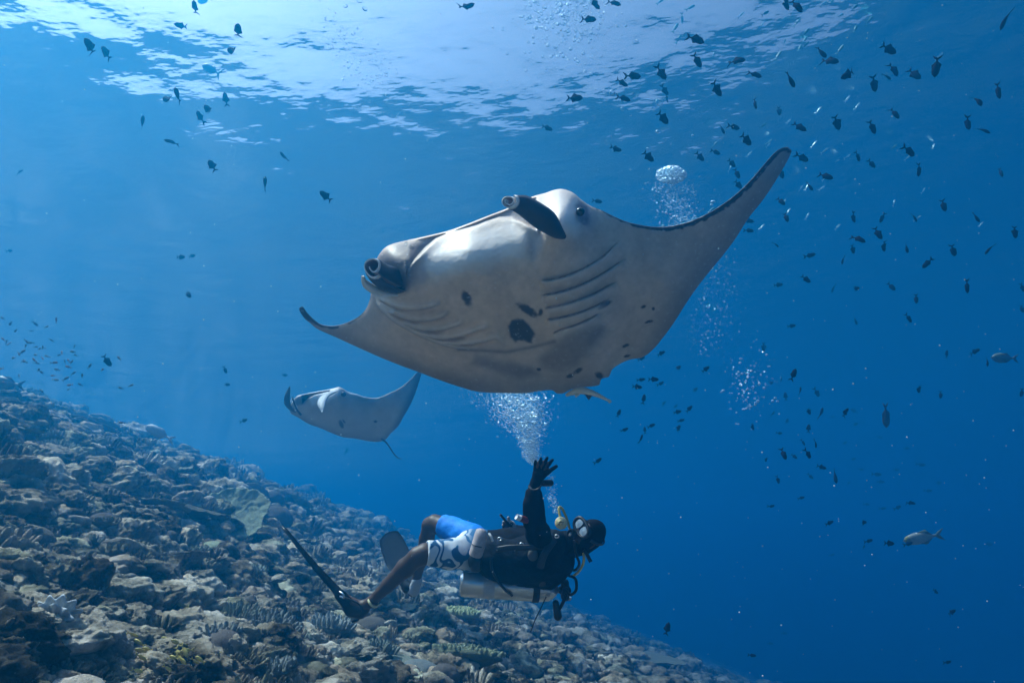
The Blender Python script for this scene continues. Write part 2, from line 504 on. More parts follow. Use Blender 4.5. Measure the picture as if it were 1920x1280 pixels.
def big_disp(P, e):
    out = np.zeros(len(P))
    d, s, t = seg_dist(P, LIP)
    above = (s < 0) & (P[:, 1] < 520) & (P[:, 0] > 762) & (P[:, 0] < 1006)
    mouth = np.where(above, sstep(0, 3.5, d), 0) * sstep(2.5, 5, e) * sstep(764, 805, P[:, 0])
    out += .11 * mouth
    out += -.02 * np.where(~above, np.exp(-(d / 9) ** 2), 0) * (P[:, 0] > 740) * (P[:, 0] < 1010)
    out += -.022 * np.exp(-(e / 3.0) ** 2) * sstep(735, 760, P[:, 0]) * sstep(965, 945, P[:, 0]) * (P[:, 1] < 470)
    for g in GR:
        d, s, t = seg_dist(P, dense(g, 6)); w = sstep(0, .06, t) * sstep(1, .9, t)
        w = np.maximum(w, .25) * (t > 0) * (t < 1)
        out += w * (.013 * np.exp(-(d / 1.6) ** 2) - .034 * np.where(s > 0, np.exp(-((d - 4) / 9) ** 2), 0))
    for k, g in enumerate(GL):
        d, s, t = seg_dist(P, dense(g, 6)); w = sstep(0, .1, t) * sstep(1, .85, t)
        out += w * (.022 * np.where(s > 0, np.exp(-(d / 4) ** 2), 0) - .042 * np.where(s <= 0, np.exp(-((d - 3) / 7) ** 2), 0))
    # muscle folds and uneven skin
    n = fbm(np.stack([P[:, 0] / 60, P[:, 1] / 34, P[:, 0] * 0], -1), 2, 40)
    out += .008 * n + .0015 * fbm(np.stack([P[:, 0] / 9, P[:, 1] / 6, P[:, 0] * 0], -1), 3, 46)
    # raised eye lobe on the right, cheek hollow behind it
    out += -.05 * np.exp(-(((P[:, 0] - 1058) / 34) ** 2 + ((P[:, 1] - 398) / 42) ** 2))
    out += .035 * np.exp(-(((P[:, 0] - 1003) / 14) ** 2 + ((P[:, 1] - 455) / 30) ** 2))
    out += .03 * np.exp(-(((P[:, 0] - 785) / 18) ** 2 + ((P[:, 1] - 535) / 22) ** 2))
    return out

def ell(P, cx, cy, rx, ry, ang, w=.38):
    a = math.radians(ang); x, y = P[:, 0] - cx, P[:, 1] - cy
    X_ = x * math.cos(a) + y * math.sin(a); Y_ = -x * math.sin(a) + y * math.cos(a)
    n = .18 * vnoise(np.stack([P[:, 0] / 5, P[:, 1] / 5, P[:, 0] * 0], -1), 3)
    return sstep(1 + w, 1 - w, np.hypot(X_ / rx, Y_ / ry) + n)

def big_colour(P, e):
    x, y = P[:, 0], P[:, 1]
    n1 = fbm(np.stack([x / 45, y / 45, x * 0], -1), 4, 60)
    n2 = fbm(np.stack([x / 9, y / 9, x * 0], -1), 3, 70)
    c = np.array([.70, .51, .39])[None] * (1 + .20 * n1[:, None] + .12 * n2[:, None])
    def over(w, col):
        nonlocal c
        w = np.clip(w, 0, 1)[:, None]
        c = c * (1 - w) + np.array(col)[None] * w
    # white face
    over(.85 * soft_poly(P, [(800, 465), (870, 432), (960, 410), (1000, 440), (985, 480), (880, 500), (820, 520), (790, 510)], 26), (.86, .79, .74))
    over(.9 * soft_poly(P, [(1010, 360), (1060, 350), (1085, 370), (1100, 420), (1080, 440), (1040, 430)], 22), (.88, .80, .76))
    # chest is a warmer grey than the wings
    wing = np.clip(1 - np.exp(-(np.clip(x - 1150, 0, None) / 90) ** 2) + (1 - np.exp(-(np.clip(740 - x, 0, None) / 60) ** 2)), 0, 1)
    over(.25 * wing, (.30, .29, .29))
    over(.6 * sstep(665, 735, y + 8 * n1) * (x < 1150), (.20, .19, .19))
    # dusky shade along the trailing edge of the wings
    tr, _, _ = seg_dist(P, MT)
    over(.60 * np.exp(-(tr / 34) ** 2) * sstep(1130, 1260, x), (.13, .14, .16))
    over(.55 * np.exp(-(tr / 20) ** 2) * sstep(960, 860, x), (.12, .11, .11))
    # dark blotches before the tail
    over(.72 * soft_poly(P, [(1010, 670), (1034, 650), (1070, 625), (1103, 613), (1131, 609), (1140, 621), (1111, 658), (1083, 686), (1050, 697), (1014, 686)], 13) * (.8 + .3 * n1), (.10, .10, .11))
    over(.72 * soft_poly(P, [(893, 664), (941, 676), (998, 688), (1012, 702), (973, 708), (924, 694), (885, 680)], 9) * (.8 + .3 * n1), (.10, .10, .11))
    ln, _, _ = seg_dist(P, [(860, 655), (905, 657), (950, 660), (1000, 650), (1040, 640)])
    over(.6 * np.exp(-(ln / 3.5) ** 2), (.12, .11, .11))
    # black spots
    for s in [(875, 559, 8, 14, -22), (989, 581, 21, 7.5, 32), (1014, 585, 4.5, 7, 10), (1206, 575, 5, 3, -30), (1225, 579, 3, 3, 0), (1217, 603, 8, 2.6, -15), (1173, 648, 7, 3, -20),
              (1176, 667, 6, 2.6, -15), (1084, 695, 9, 4, -32), (1068, 705, 7, 3.6, -15), (1010, 692, 4, 3, 0), (1124, 704, 8, 6, 40), (1133, 572, 14, 4, -30)]:
        over(.93 * ell(P, *s), (.028, .028, .032))
    over(.95 * soft_poly(P + 2.2 * n2[:, None], [(952, 611), (960, 601), (971, 597), (982, 599), (994, 611), (1004, 627), (999, 634), (998, 644), (990, 642), (981, 637), (967, 642), (956, 631)], 3.2), (.025, .025, .03))
    # left side of the head: slate and lilac
    over(.85 * soft_poly(P, [(708, 478), (735, 456), (770, 452), (800, 458), (788, 482), (776, 500), (780, 520), (764, 545), (740, 556), (712, 552), (698, 530)], 9) * (.85 + .3 * n1), (.035, .045, .075))
    over(.5 * ell(P, 785, 515, 16, 24, 20, .5), (.36, .34, .42))
    over(.8 * ell(P, 771, 464, 5, 4, 30), (.02, .02, .03)); over(.8 * ell(P, 762, 457, 3.5, 6, 10), (.03, .03, .04))
    over(.45 * ell(P, 1002, 452, 13, 30, 8, .5), (.30, .36, .48))
    # mouth lining
    d, s, t = seg_dist(P, LIP)
    ab = (s < 0) & (x > 775) & (x < 1006) & (y < 500)
    over(.6 * np.where(ab, sstep(0, 2.5, d), 0) * sstep(3, 5.5, e) * sstep(775, 810, x), (.22, .23, .27))
    # eye patch
    over(.9 * ell(P, 1093, 400, 11, 21, -18, .45), (.06, .045, .07)); over(.45 * ell(P, 1100, 412, 18, 26, -20, .6), (.30, .24, .30))
    # gill slit lines
    for g in GR:
        d, s, t = seg_dist(P, dense(g, 6)); w = sstep(0, .05, t) * sstep(1, .8, t)
        over(.55 * w * np.exp(-(d / .9) ** 2), (.05, .045, .04))
        over(.42 * w * np.where(s > 0, np.exp(-((d - 5) / 5) ** 2), 0), (.80, .68, .60))
    for g in GL:
        d, s, t = seg_dist(P, dense(g, 6)); w = sstep(0, .1, t) * sstep(1, .8, t)
        over(.35 * w * np.exp(-(d / 1.6) ** 2), (.12, .11, .09))
        over(.42 * w * np.where(s <= 0, np.exp(-((d - 5) / 5) ** 2), 0), (.80, .68, .60))
    # black mottled margin of the leading edge
    ld, _, _ = seg_dist(P, ML[30:])
    wd = np.interp(x, [1107, 1180, 1260, 1350, 1420, 1484], [2, 4, 9, 10, 9, 6])
    over(.95 * sstep(wd + 1.5, wd - 1.5, ld + 3.2 * n2) * sstep(1100, 1120, x), (.022, .024, .03))
    over(.6 * sstep(3, 0, ld) * sstep(.1, .4, n2) * (x > 1180), (.45, .45, .45))
    ld, _, _ = seg_dist(P, ML[:11])
    wd = np.interp(x, [561, 590, 640, 690], [14, 7, 5, 2])
    over(.95 * sstep(wd + 2, wd - 2, ld + 3 * n2) * (x < 700), (.022, .024, .03))
    # pale scratches
    over(.35 * sstep(.55, .75, fbm(np.stack([x / 4, y / 2.5, x * 0], -1), 2, 90)), (.8, .8, .8))
    return np.clip(c, .01, .9)

def dark_back(P, e):
    return np.array([.03, .033, .04])[None] * np.ones((len(P), 1))

b1 = at(950, 560, 3.1)
manta = thing('manta_ray', b1, 'huge pale-bellied manta ray with black belly spots gliding above the diver', 'manta ray', 'manta rays over the reef')
Minv = np.array(b1)
def shift(me, off):
    n = len(me.vertices); co = np.empty(n * 3, np.float32); me.vertices.foreach_get('co', co)
    co = co.reshape(-1, 3) - np.array(off, np.float32); me.vertices.foreach_set('co', co.ravel()); me.update()
    return me
def part(name, me, parent, **k):
    """a child of a thing: mesh given in place coordinates"""
    return ob(name, shift(me, parent.matrix_world.translation if parent.parent else parent.location), parent, **k)
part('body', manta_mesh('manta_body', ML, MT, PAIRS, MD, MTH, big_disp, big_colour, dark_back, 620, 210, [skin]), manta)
dk, inn, rim = (.040, .042, .058), (.62, .40, .33), (.80, .76, .74)
part('cephalic_fin', spiral_fin('fin_mesh', [(953, 377, 2.33, 15), (962, 380, 2.34, 17.5), (978, 386, 2.36, 22.5), (998, 397, 2.38, 25), (1019, 413, 2.41, 25), (1038, 430, 2.45, 19), (1056, 444, 2.5, 8)], 1.75, [skin], dk, inn, rim, phase=1.2, tilt=.9), manta)
part('cephalic_fin', spiral_fin('fin_mesh', [(699, 499, 2.42, 22), (703, 502, 2.44, 25), (713, 510, 2.50, 28), (728, 518, 2.58, 30), (744, 525, 2.67, 28), (756, 530, 2.74, 18)], 1.35, [skin], dk, inn, rim, phase=2.6, tilt=.5), manta, label='dark rolled fin with pink inside facing the camera')
tp = smooth_path([(680, 517, 2.46, 2.5), (682, 526, 2.48, 5), (689, 535, 2.51, 8), (705, 545, 2.57, 8), (724, 551, 2.63, 6), (745, 553, 2.68, 3)], 24)
V, Q, T = tube(at_np(tp[:, 0], tp[:, 1], tp[:, 2]), tp[:, 3] * tp[:, 2] / FPX, 12)
part('fin_edge', mesh_np('fin_edge', V, Q, T, mats=[skin], col=(.72, .70, .68)), manta)
def ball(r, sx=1, sy=1, sz=1, n=12):
    th = np.linspace(0, np.pi, n); ph = np.linspace(0, 2 * np.pi, 2 * n, endpoint=False)
    a, b_ = np.meshgrid(th, ph, indexing='ij')
    V = np.stack([r * sx * np.sin(a) * np.cos(b_), r * sy * np.sin(a) * np.sin(b_), r * sz * np.cos(a)], -1).reshape(-1, 3)
    return V, grid_faces(n, 2 * n, wrap_v=True)
V, Q = ball(.019); part('eye', mesh_np('eye', V + np.array(at(1088, 397, 2.548)), Q, mats=[eye_mat]), manta)
tp = at_np([1085, 1090, 1096, 1100], [712, 713, 714, 712], [3.8, 4.2, 4.7, 5.2])
V, Q, T = tube(smooth_path(tp, 20), np.linspace(.03, .006, 20), 8)
part('tail', mesh_np('tail', V, Q, T, mats=[skin], col=(.04, .045, .05)), manta)

# the second manta, farther off
NL = [(544, 773), (544, 763), (548, 752), (556, 743), (563, 740), (575, 737.5), (593, 734), (615, 730), (627, 727.3), (635, 725.3), (643, 728), (650, 733), (657, 736), (670, 739), (683, 743.5),
      (700, 746), (713, 744), (733, 735), (750, 726.5), (767, 713), (780, 700), (788, 695), (791, 696)]
NT = [(545, 775), (560, 783), (580, 795), (600, 802), (623, 812), (643, 819), (667, 822), (687, 826), (707, 828), (718, 826), (725, 821.5), (733, 811.5), (747, 798), (757, 780),
      (767, 763), (777, 741.5), (785, 718), (791, 698)]
NPAIR = [((544, 773), (545, 775)), ((556, 743), (580, 795)), ((593, 734), (623, 812)), ((635, 725.3), (667, 822)), ((657, 736), (700, 827)), ((683, 743.5), (718, 826)), ((713, 744), (740, 805)),
         ((750, 726.5), (767, 763)), ((780, 700), (785, 718)), ((791, 696), (791, 698))]
k_ = 2.9
ND = [(544, 774, 8.4), (563, 742, 8.3), (615, 731, 8.3), (635, 727, 8.25), (600, 800, 8.9), (620, 760, 8.3), (660, 780, 8.8), (667, 820, 9.6), (718, 825, 10.0), (700, 748, 8.9), (757, 775, 9.3), (750, 728, 9.1), (790, 697, 9.6)]
NTH = [(545, 774, .15), (563, 742, .3), (635, 730, .4), (620, 770, .4), (667, 820, .12), (700, 750, .18), (718, 825, .1), (750, 740, .1), (790, 697, .03)]
def n_disp(P, e):
    out = .012 * fbm(np.stack([P[:, 0] / 20, P[:, 1] / 12, P[:, 0] * 0], -1), 3, 44)
    d, s, t = seg_dist(P, [(568, 757), (578, 747), (590, 741), (603, 738), (614, 735)])
    ab = (s < 0) & (P[:, 0] > 566) & (P[:, 0] < 618)
    return out + .3 * np.where(ab, sstep(0, 2, d), 0) * sstep(1, 2.5, e)
def n_col(P, e):
    x, y = P[:, 0], P[:, 1]
    c = np.array([.54, .46, .41])[None] * (1 + .15 * fbm(np.stack([x / 14, y / 14, x * 0], -1), 3, 61)[:, None])
    def over(w, col):
        nonlocal c
        w = np.clip(w, 0, 1)[:, None]; c = c * (1 - w) + np.array(col)[None] * w
    over(.9 * soft_poly(P, [(578, 745), (600, 737), (625, 729), (640, 729), (645, 738), (610, 750), (585, 760)], 4), (.8, .8, .8))
    over(.8 * np.exp(-(seg_dist(P, NL[11:15])[0] / 2.5) ** 2), (.75, .75, .75))
    over(.9 * np.exp(-(seg_dist(P, NL[2:9])[0] / 1.6) ** 2), (.8, .8, .8))
    over(.75 * soft_poly(P, [(550, 746), (563, 741), (575, 739), (580, 745), (570, 757), (556, 760)], 3), (.09, .11, .14))
    tr = seg_dist(P, NT)[0]
    over(.75 * np.exp(-(tr / 10) ** 2) * sstep(725, 745, x), (.07, .08, .1))
    over(.4 * np.exp(-(tr / 8) ** 2), (.12, .12, .13))
    for s in [(640, 795, 3.5, 8, -25), (645, 790, 1.5, 4, -35), (704, 790, 3, 2, 0)]: over(.9 * ell(P, *s), (.03, .03, .04))
    over(.9 * ell(P, 644, 739, 3, 3.5, 0), (.02, .02, .03))
    over(.85 * np.exp(-(seg_dist(P, NL[16:])[0] / 2.2) ** 2), (.03, .035, .04))
    return np.clip(c, .01, .9)
b2 = at(650, 775, 9)
manta2 = thing('manta_ray', b2, 'smaller hazy manta ray with open head fins in the distance below the big one', 'manta ray', 'manta rays over the reef')
part('body', manta_mesh('far_body', NL, NT, NPAIR, ND, NTH, n_disp, n_col, dark_back, 240, 90, [skin2]), manta2)
def paddle(name, path, flat, col, mats):
    S = smooth_path(path, 20)
    V, Q, T = tube(at_np(S[:, 0], S[:, 1], S[:, 2]), np.clip(S[:, 3], .5, None) * S[:, 2] / FPX, 12, squash=flat, up=(0, 1, 0))
    return mesh_np(name, V, Q, T, mats=mats, col=col)
part('cephalic_fin', paddle('fin', [(543.5, 725, 7.9, 1), (541, 733, 7.9, 3.6), (538.5, 744, 7.9, 5.6), (539, 757, 8.0, 7), (546, 766, 8.15, 7.5), (552, 771, 8.3, 4)], .45, (.07, .08, .10), [skin2]), manta2)
part('cephalic_fin', paddle('fin', [(604, 772, 7.7, 1), (604, 764, 7.75, 5), (603, 754, 7.85, 8.5), (609, 743, 8.0, 9), (622, 736, 8.15, 7), (632, 733, 8.3, 3)], .35, (.48, .52, .55), [skin2]), manta2)
part('cephalic_fin_edge', paddle('fin', [(548, 744, 8.0, 1), (552, 756, 8.0, 1.6), (557, 768, 8.1, 1.8), (564, 777, 8.2, 2.4)], .6, (.03, .035, .05), [skin2]), manta2)
part('lip', paddle('fin', [(545, 753, 8.0, .8), (548.5, 745.5, 8.0, 1.0), (553, 756, 8.02, 1.0), (557, 765, 8.1, 1.2), (553, 770, 8.1, 1)], .8, (.8, .8, .8), [skin2]), manta2)
V, Q = ball(.035); part('eye', mesh_np('eye', V + np.array(at(644, 739, 8.22)), Q, mats=[eye_mat]), manta2)
tp = at_np([716, 724, 730, 737, 745, 753], [823, 829, 837, 848, 857, 860], [9.9, 10, 10.1, 10.2, 10.3, 10.4])
V, Q, T = tube(smooth_path(tp, 24), np.linspace(.014, .006, 24), 8)
part('tail', mesh_np('tail', V, Q, T, mats=[skin2], col=(.05, .055, .06)), manta2)
# ------------------------------------------------------------------ corals and rocks of the reef
def ground_at(px, py):
    """where the line of sight through a pixel first meets the reef"""
    d = np.geomspace(.8, 70, 900)
    P = at_np(np.full(900, px), np.full(900, py), d)
    below = P[:, 2] < terrain_z(P[:, 0], P[:, 1])
    k = int(np.argmax(below)) if below.any() else 899
    return Vector(P[k]), float(d[k])

def ico(sub):
    t = (1 + 5 ** .5) / 2
    V = [(-1, t, 0), (1, t, 0), (-1, -t, 0), (1, -t, 0), (0, -1, t), (0, 1, t), (0, -1, -t), (0, 1, -t), (t, 0, -1), (t, 0, 1), (-t, 0, -1), (-t, 0, 1)]
    V = [np.array(v) / np.linalg.norm(v) for v in V]
    F = [(0, 11, 5), (0, 5, 1), (0, 1, 7), (0, 7, 10), (0, 10, 11), (1, 5, 9), (5, 11, 4), (11, 10, 2), (10, 7, 6), (7, 1, 8), (3, 9, 4), (3, 4, 2), (3, 2, 6), (3, 6, 8), (3, 8, 9), (4, 9, 5), (2, 4, 11), (6, 2, 10), (8, 6, 7), (9, 8, 1)]
    for _ in range(sub):
        cache, G = {}, []
        def mid(a, b_):
            k = (min(a, b_), max(a, b_))
            if k not in cache:
                m_ = V[a] + V[b_]; V.append(m_ / np.linalg.norm(m_)); cache[k] = len(V) - 1
            return cache[k]
        for a, b_, c in F:
            x, y, z = mid(a, b_), mid(b_, c), mid(c, a)
            G += [(a, x, z), (b_, y, x), (c, z, y), (x, y, z)]
        F = G
    return np.array(V), np.array(F)
ICO = {k: ico(k) for k in (1, 2, 3, 4)}

def rock_shape(seed, sub, rough=.42, flat=.72, knob=.16):
    V, F = ICO[sub]; V = V.copy()
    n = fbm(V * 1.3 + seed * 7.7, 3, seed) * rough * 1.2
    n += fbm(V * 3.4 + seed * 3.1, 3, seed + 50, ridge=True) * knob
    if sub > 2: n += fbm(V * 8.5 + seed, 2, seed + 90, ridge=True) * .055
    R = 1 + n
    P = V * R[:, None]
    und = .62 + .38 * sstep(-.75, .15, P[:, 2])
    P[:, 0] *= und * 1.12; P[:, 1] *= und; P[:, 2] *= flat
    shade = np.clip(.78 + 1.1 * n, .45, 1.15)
    return P, F, shade

def plate_shape(seed, n=44, m=12, thick=.055, cup=.16, wav=.10, knob=0.035):
    """table coral: a lobed disc on a short stalk, unit radius"""
    th = np.linspace(0, 2 * np.pi, n, endpoint=False)
    edge = 1 + .34 * fbm(np.stack([np.cos(th) * 1.2 + seed * 3, np.sin(th) * 1.2, th * 0], -1), 3, seed) + .05 * fbm(np.stack([np.cos(th) * 6, np.sin(th) * 6, th * 0 + seed], -1), 2, seed + 3) + .05 * fbm(np.stack([np.cos(th) * 17, np.sin(th) * 17, th * 0 + seed], -1), 1, seed + 5)
    V, Fq = [], []
    rr = np.linspace(.02, 1, m)
    top = []
    for r in rr:
        x, y = r * edge * np.cos(th), r * edge * np.sin(th)
        z = cup * r ** 2 + wav * fbm(np.stack([x * 1.6 + seed, y * 1.6, x * 0], -1), 3, seed + 9) * r + knob * fbm(np.stack([x * 9 + seed, y * 9, x * 0], -1), 2, seed + 19)
        top.append(np.stack([x, y, z], -1))
    under = [(p * np.array([.985, .985, 1]) - np.array([0, 0, thick * (1.0 - .3 * r) + .5 * (1 - r) ** 3])) for r, p in zip(rr[::-1], top[::-1])]
    G = np.array(top + under)
    V = G.reshape(-1, 3)
    return V, grid_faces(len(G), n, wrap_v=True)[:, ::-1]

def fingers_shape(seed, n=70, spread=1.0, hgt=.55, fat=.075, flat=False):
    """a clump of blunt branches on a low mound"""
    r_ = np.random.default_rng(seed); B = Buf()
    P, F, sh = rock_shape(seed, 2, .25, .38, .1)
    B.add(P * .8 * spread - np.array([0, 0, .1]), T=F, col=(.55, .55, .5))
    for k in range(n):
        a = k * 2.39996; q = math.sqrt((k + .5) / n) * spread * .92
        a += r_.normal() * .15
        base = np.array([q * math.cos(a), q * math.sin(a), .06 * (1 - q)])
        lean = (0.25 if flat else .75) * q
        d = np.array([lean * math.cos(a) + r_.normal() * .12, lean * math.sin(a) + r_.normal() * .12, 1]); d /= np.linalg.norm(d)
        h = hgt * (1 - .45 * q ** 2) * (.75 + .5 * r_.random())
        f = fat * (.8 + .5 * r_.random())
        path = [base, base + d * h * .45, base + d * h * .85, base + d * h]
        V, Q, T = tube(path, [f, f * .95, f * .8, f * .3], 6)
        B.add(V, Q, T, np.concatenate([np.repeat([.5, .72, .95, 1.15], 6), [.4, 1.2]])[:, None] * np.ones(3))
    return B

def dome_shape(seed, sub=4, flat=.72, groove=0.0):
    V, F = ICO[sub]; P = V * (1 + .07 * fbm(V * 1.8 + seed, 2, seed))[:, None]
    if groove: P = P * (1 + groove * np.abs(vnoise(V * 9 + seed, seed)))[:, None]
    P = P * np.array([1.05, 1, flat])
    return P, F

def coral_mat(name, col, rough=.85, sc=9, b_=.02):
    return mat(name, tint=True, rough=rough, spec=.15, noise=(sc, .75, tuple(c * .55 for c in col)), bump=(26, 1.0, b_)), col
rock_m = bpy.data.materials['reef_rock']

def vary(m_, amt=.35):
    """each object with this material gets a slightly different brightness"""
    N, L = m_.node_tree.nodes, m_.node_tree.links
    b_ = N['Principled BSDF']; src = b_.inputs['Base Color'].links[0].from_socket
    oi = N.new('ShaderNodeObjectInfo'); mr = N.new('ShaderNodeMapRange')
    mr.inputs[3].default_value = 1 - amt; mr.inputs[4].default_value = 1 + amt
    L.new(oi.outputs['Random'], mr.inputs[0])
    mx = N.new('ShaderNodeVectorMath'); mx.operation = 'SCALE'
    L.new(src, mx.inputs[0]); L.new(mr.outputs[0], mx.inputs['Scale']); L.new(mx.outputs[0], b_.inputs['Base Color'])
indiv_m = rock_m.copy(); indiv_m.name = 'reef_rock_single'; vary(indiv_m)

protos = {}
for k in range(9):
    P, F, sh = rock_shape(k + 1, 4, .45 if k % 3 else .3, .6 + .05 * (k % 4), .20)
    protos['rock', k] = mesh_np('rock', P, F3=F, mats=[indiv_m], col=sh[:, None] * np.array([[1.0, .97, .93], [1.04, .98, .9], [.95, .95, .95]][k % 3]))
brown = mat('brown_coral', tint=True, rough=.85, spec=.15, noise=(14, .6, (.45, .42, .35)), bump=(40, .8, .02)); vary(brown, .25)
for k in range(4):
    V, Q = plate_shape(k + 1, 96, 22)
    protos['plate', k] = mesh_np('plate', V, Q, mats=[brown], col=[(.30, .28, .20), (.24, .23, .20), (.36, .36, .27), (.28, .24, .19)][k])
for k in range(4):
    B = fingers_shape(k + 31, 90, hgt=[.5, .38, .6, .22][k], fat=[.07, .06, .08, .06][k], flat=k == 3)
    B.Cc = [c * np.array([(.42, .45, .43), (.34, .30, .20), (.38, .42, .36), (.45, .42, .27)][k]) for c in B.Cc]
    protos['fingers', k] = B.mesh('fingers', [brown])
for k in range(3):
    P, F = dome_shape(k + 3, 4, [.75, .9, .6][k], [0, .0, .06][k])
    protos['dome', k] = mesh_np('dome', P, F3=F, mats=[brown], col=[(.20, .17, .14), (.16, .14, .13), (.28, .30, .24)][k])

rr_ = np.random.default_rng(77)
spots = []       # x, y, radius
NR = 42000
u = rr_.random(NR); rad = 1.5 * (42 / 1.5) ** u; ang = np.radians(rr_.uniform(-62, 58, NR))
xs, ys = rad * np.sin(ang), rad * np.cos(ang)
sz = np.exp(rr_.normal(math.log(.05), .5, NR)) * (rad / 5) ** .55
sz = np.clip(sz, .02, .07 + .018 * rad)
zs = terrain_z(xs, ys)
D = ys * CP + zs * SP
px = 960 + xs / np.maximum(D, .1) * FPX; py = 640 - (zs * CP - ys * SP) / np.maximum(D, .1) * FPX
vis = (D > .9) & (px > -220) & (px < 2150) & (py < 1480)
xs, ys, zs, sz, D, px, py = [a[vis] for a in (xs, ys, zs, sz, D, px, py)]
inview = (px > -10) & (px < 1930) & (py < 1290)
score = np.where(inview, sz / D, 0)
order = np.argsort(-score)
NSING = 235
singles, rest = order[:NSING], order[NSING:]

CELLS = [((0, 0, 330, 860), 'by the skyline at the left edge'), ((330, 0, 720, 960), 'by the skyline below the small manta'), ((0, 860, 200, 1010), 'at the left edge above the giant clam'),
         ((200, 860, 420, 1030), 'left of the pale green table coral'), ((420, 960, 560, 1110), 'between the table coral and the long fin'), ((0, 1010, 130, 1140), 'at the left edge beside the giant clam'),
         ((130, 1010, 300, 1140), 'around the tan knobbly coral head'), ((300, 1030, 440, 1150), 'below the flat tan coral shelf'), ((440, 1100, 640, 1400), 'in front of the long black fin'),
         ((0, 1140, 220, 1400), 'in the bottom left corner'), ((220, 1140, 440, 1400), 'under the yellow fish'), ((560, 900, 760, 1130), 'around the grey far fin'),
         ((640, 1130, 860, 1400), 'at the bottom below the ankle'), ((760, 900, 1050, 1180), 'behind the steel tank'), ((860, 1160, 1050, 1400), 'at the bottom below the tank'), ((-400, -400, 3000, 3000), 'on the deep right part of the slope')]
RANK = ['Largest'] + [w + ' largest' for w in 'Second Third Fourth Fifth Sixth Seventh Eighth Ninth Tenth Eleventh Twelfth Thirteenth Fourteenth Fifteenth Sixteenth Seventeenth Eighteenth Nineteenth Twentieth'.split()] + ['Twenty-%s largest' % w for w in 'first second third fourth fifth sixth seventh eighth ninth'.split()]
seen_n = {}
def words_for(px_, py_):
    return next(w for b_, w in CELLS if b_[0] <= px_ < b_[2] and b_[1] <= py_ < b_[3])
kinds = rr_.random(NSING)
for n_, i in enumerate(singles):
    s = float(sz[i]); where = words_for(px[i], py[i])
    kk = kinds[n_]
    if kk < .66: key = ('rock', int(rr_.integers(9))); nm, lb, ct = 'coral_rock', 'lumpy dead coral rock', 'rock'
    elif kk < .73: key = ('plate', int(rr_.integers(4))); nm, lb, ct = 'table_coral', 'brownish plate coral', 'coral'; s *= 1.1
    elif kk < .94: key = ('fingers', int(rr_.integers(3))); nm, lb, ct = 'finger_coral', 'stubby branching coral clump', 'coral'
    else: key = ('dome', int(rr_.integers(3))); nm, lb, ct = 'boulder_coral', 'smooth rounded boulder coral', 'coral'; s *= .8
    seen_n[nm, where] = seen_n.get((nm, where), -1) + 1
    lb = (RANK + ['Small'])[min(seen_n[nm, where], len(RANK))] + ' ' + lb + ' '; g2 = nm.replace('_', ' ') + 's ' + where
    o = ob(nm, protos[key], None, (float(xs[i]), float(ys[i]), float(zs[i]) + s * (.25 if key[0] != 'plate' else .45)), lb + where, ct, g2)
    o.scale = (s * rr_.uniform(.85, 1.3), s * rr_.uniform(.85, 1.2), s * rr_.uniform(.8, 1.2))
    o.rotation_euler = (rr_.normal() * (.1 if key[0] == 'plate' else .25), .2 + rr_.normal() * (.1 if key[0] == 'plate' else .25), rr_.random() * 6.28)

B = Buf()
lib = {}
for s_ in (1, 2, 3):
    lib[s_] = [rock_shape(k + 20, s_, .45, .7, .2) for k in range(10)]
mini = []
for k in range(4):
    Bm = fingers_shape(k + 80, 26, hgt=[.5, .7, .4, .8][k], fat=[.12, .10, .13, .11][k])
    Vm = np.concatenate(Bm.V); Qm = np.concatenate(Bm.Q); Tm = np.concatenate(Bm.T); cm = np.concatenate(Bm.Cc)[:, 0]
    mini.append((Vm * 1.25, np.vstack([Tm, Qm[:, :3], Qm[:, [0, 2, 3]]]), cm * 1.1))
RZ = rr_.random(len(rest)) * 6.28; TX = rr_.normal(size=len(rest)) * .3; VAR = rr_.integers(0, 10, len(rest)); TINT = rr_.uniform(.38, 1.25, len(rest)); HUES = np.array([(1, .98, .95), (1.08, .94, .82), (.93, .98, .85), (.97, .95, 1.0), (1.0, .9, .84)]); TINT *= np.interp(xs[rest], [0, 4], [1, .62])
for n_, i in enumerate(rest):
    q = sz[i] / D[i] * FPX
    sub = 3 if q > 19 else (2 if q > 7.5 else 1)
    if q > 8 and n_ % 6 == 0:
        P, F, sh = mini[VAR[n_] % 4]
    else:
        P, F, sh = lib[sub][VAR[n_]]
    c, s = math.cos(RZ[n_]), math.sin(RZ[n_]); c2, s2 = math.cos(TX[n_]), math.sin(TX[n_])
    R = np.array([[c, -s, 0], [s, c, 0], [0, 0, 1]]) @ np.array([[1, 0, 0], [0, c2, -s2], [0, s2, c2]])
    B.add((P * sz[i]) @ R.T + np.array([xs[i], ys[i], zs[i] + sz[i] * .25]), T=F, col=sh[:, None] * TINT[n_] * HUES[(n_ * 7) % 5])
ob('coral_rubble', B.mesh('coral_rubble', [rock_m]), None, None, 'countless smaller grey coral stones covering the reef slope', 'rubble', kind='stuff')

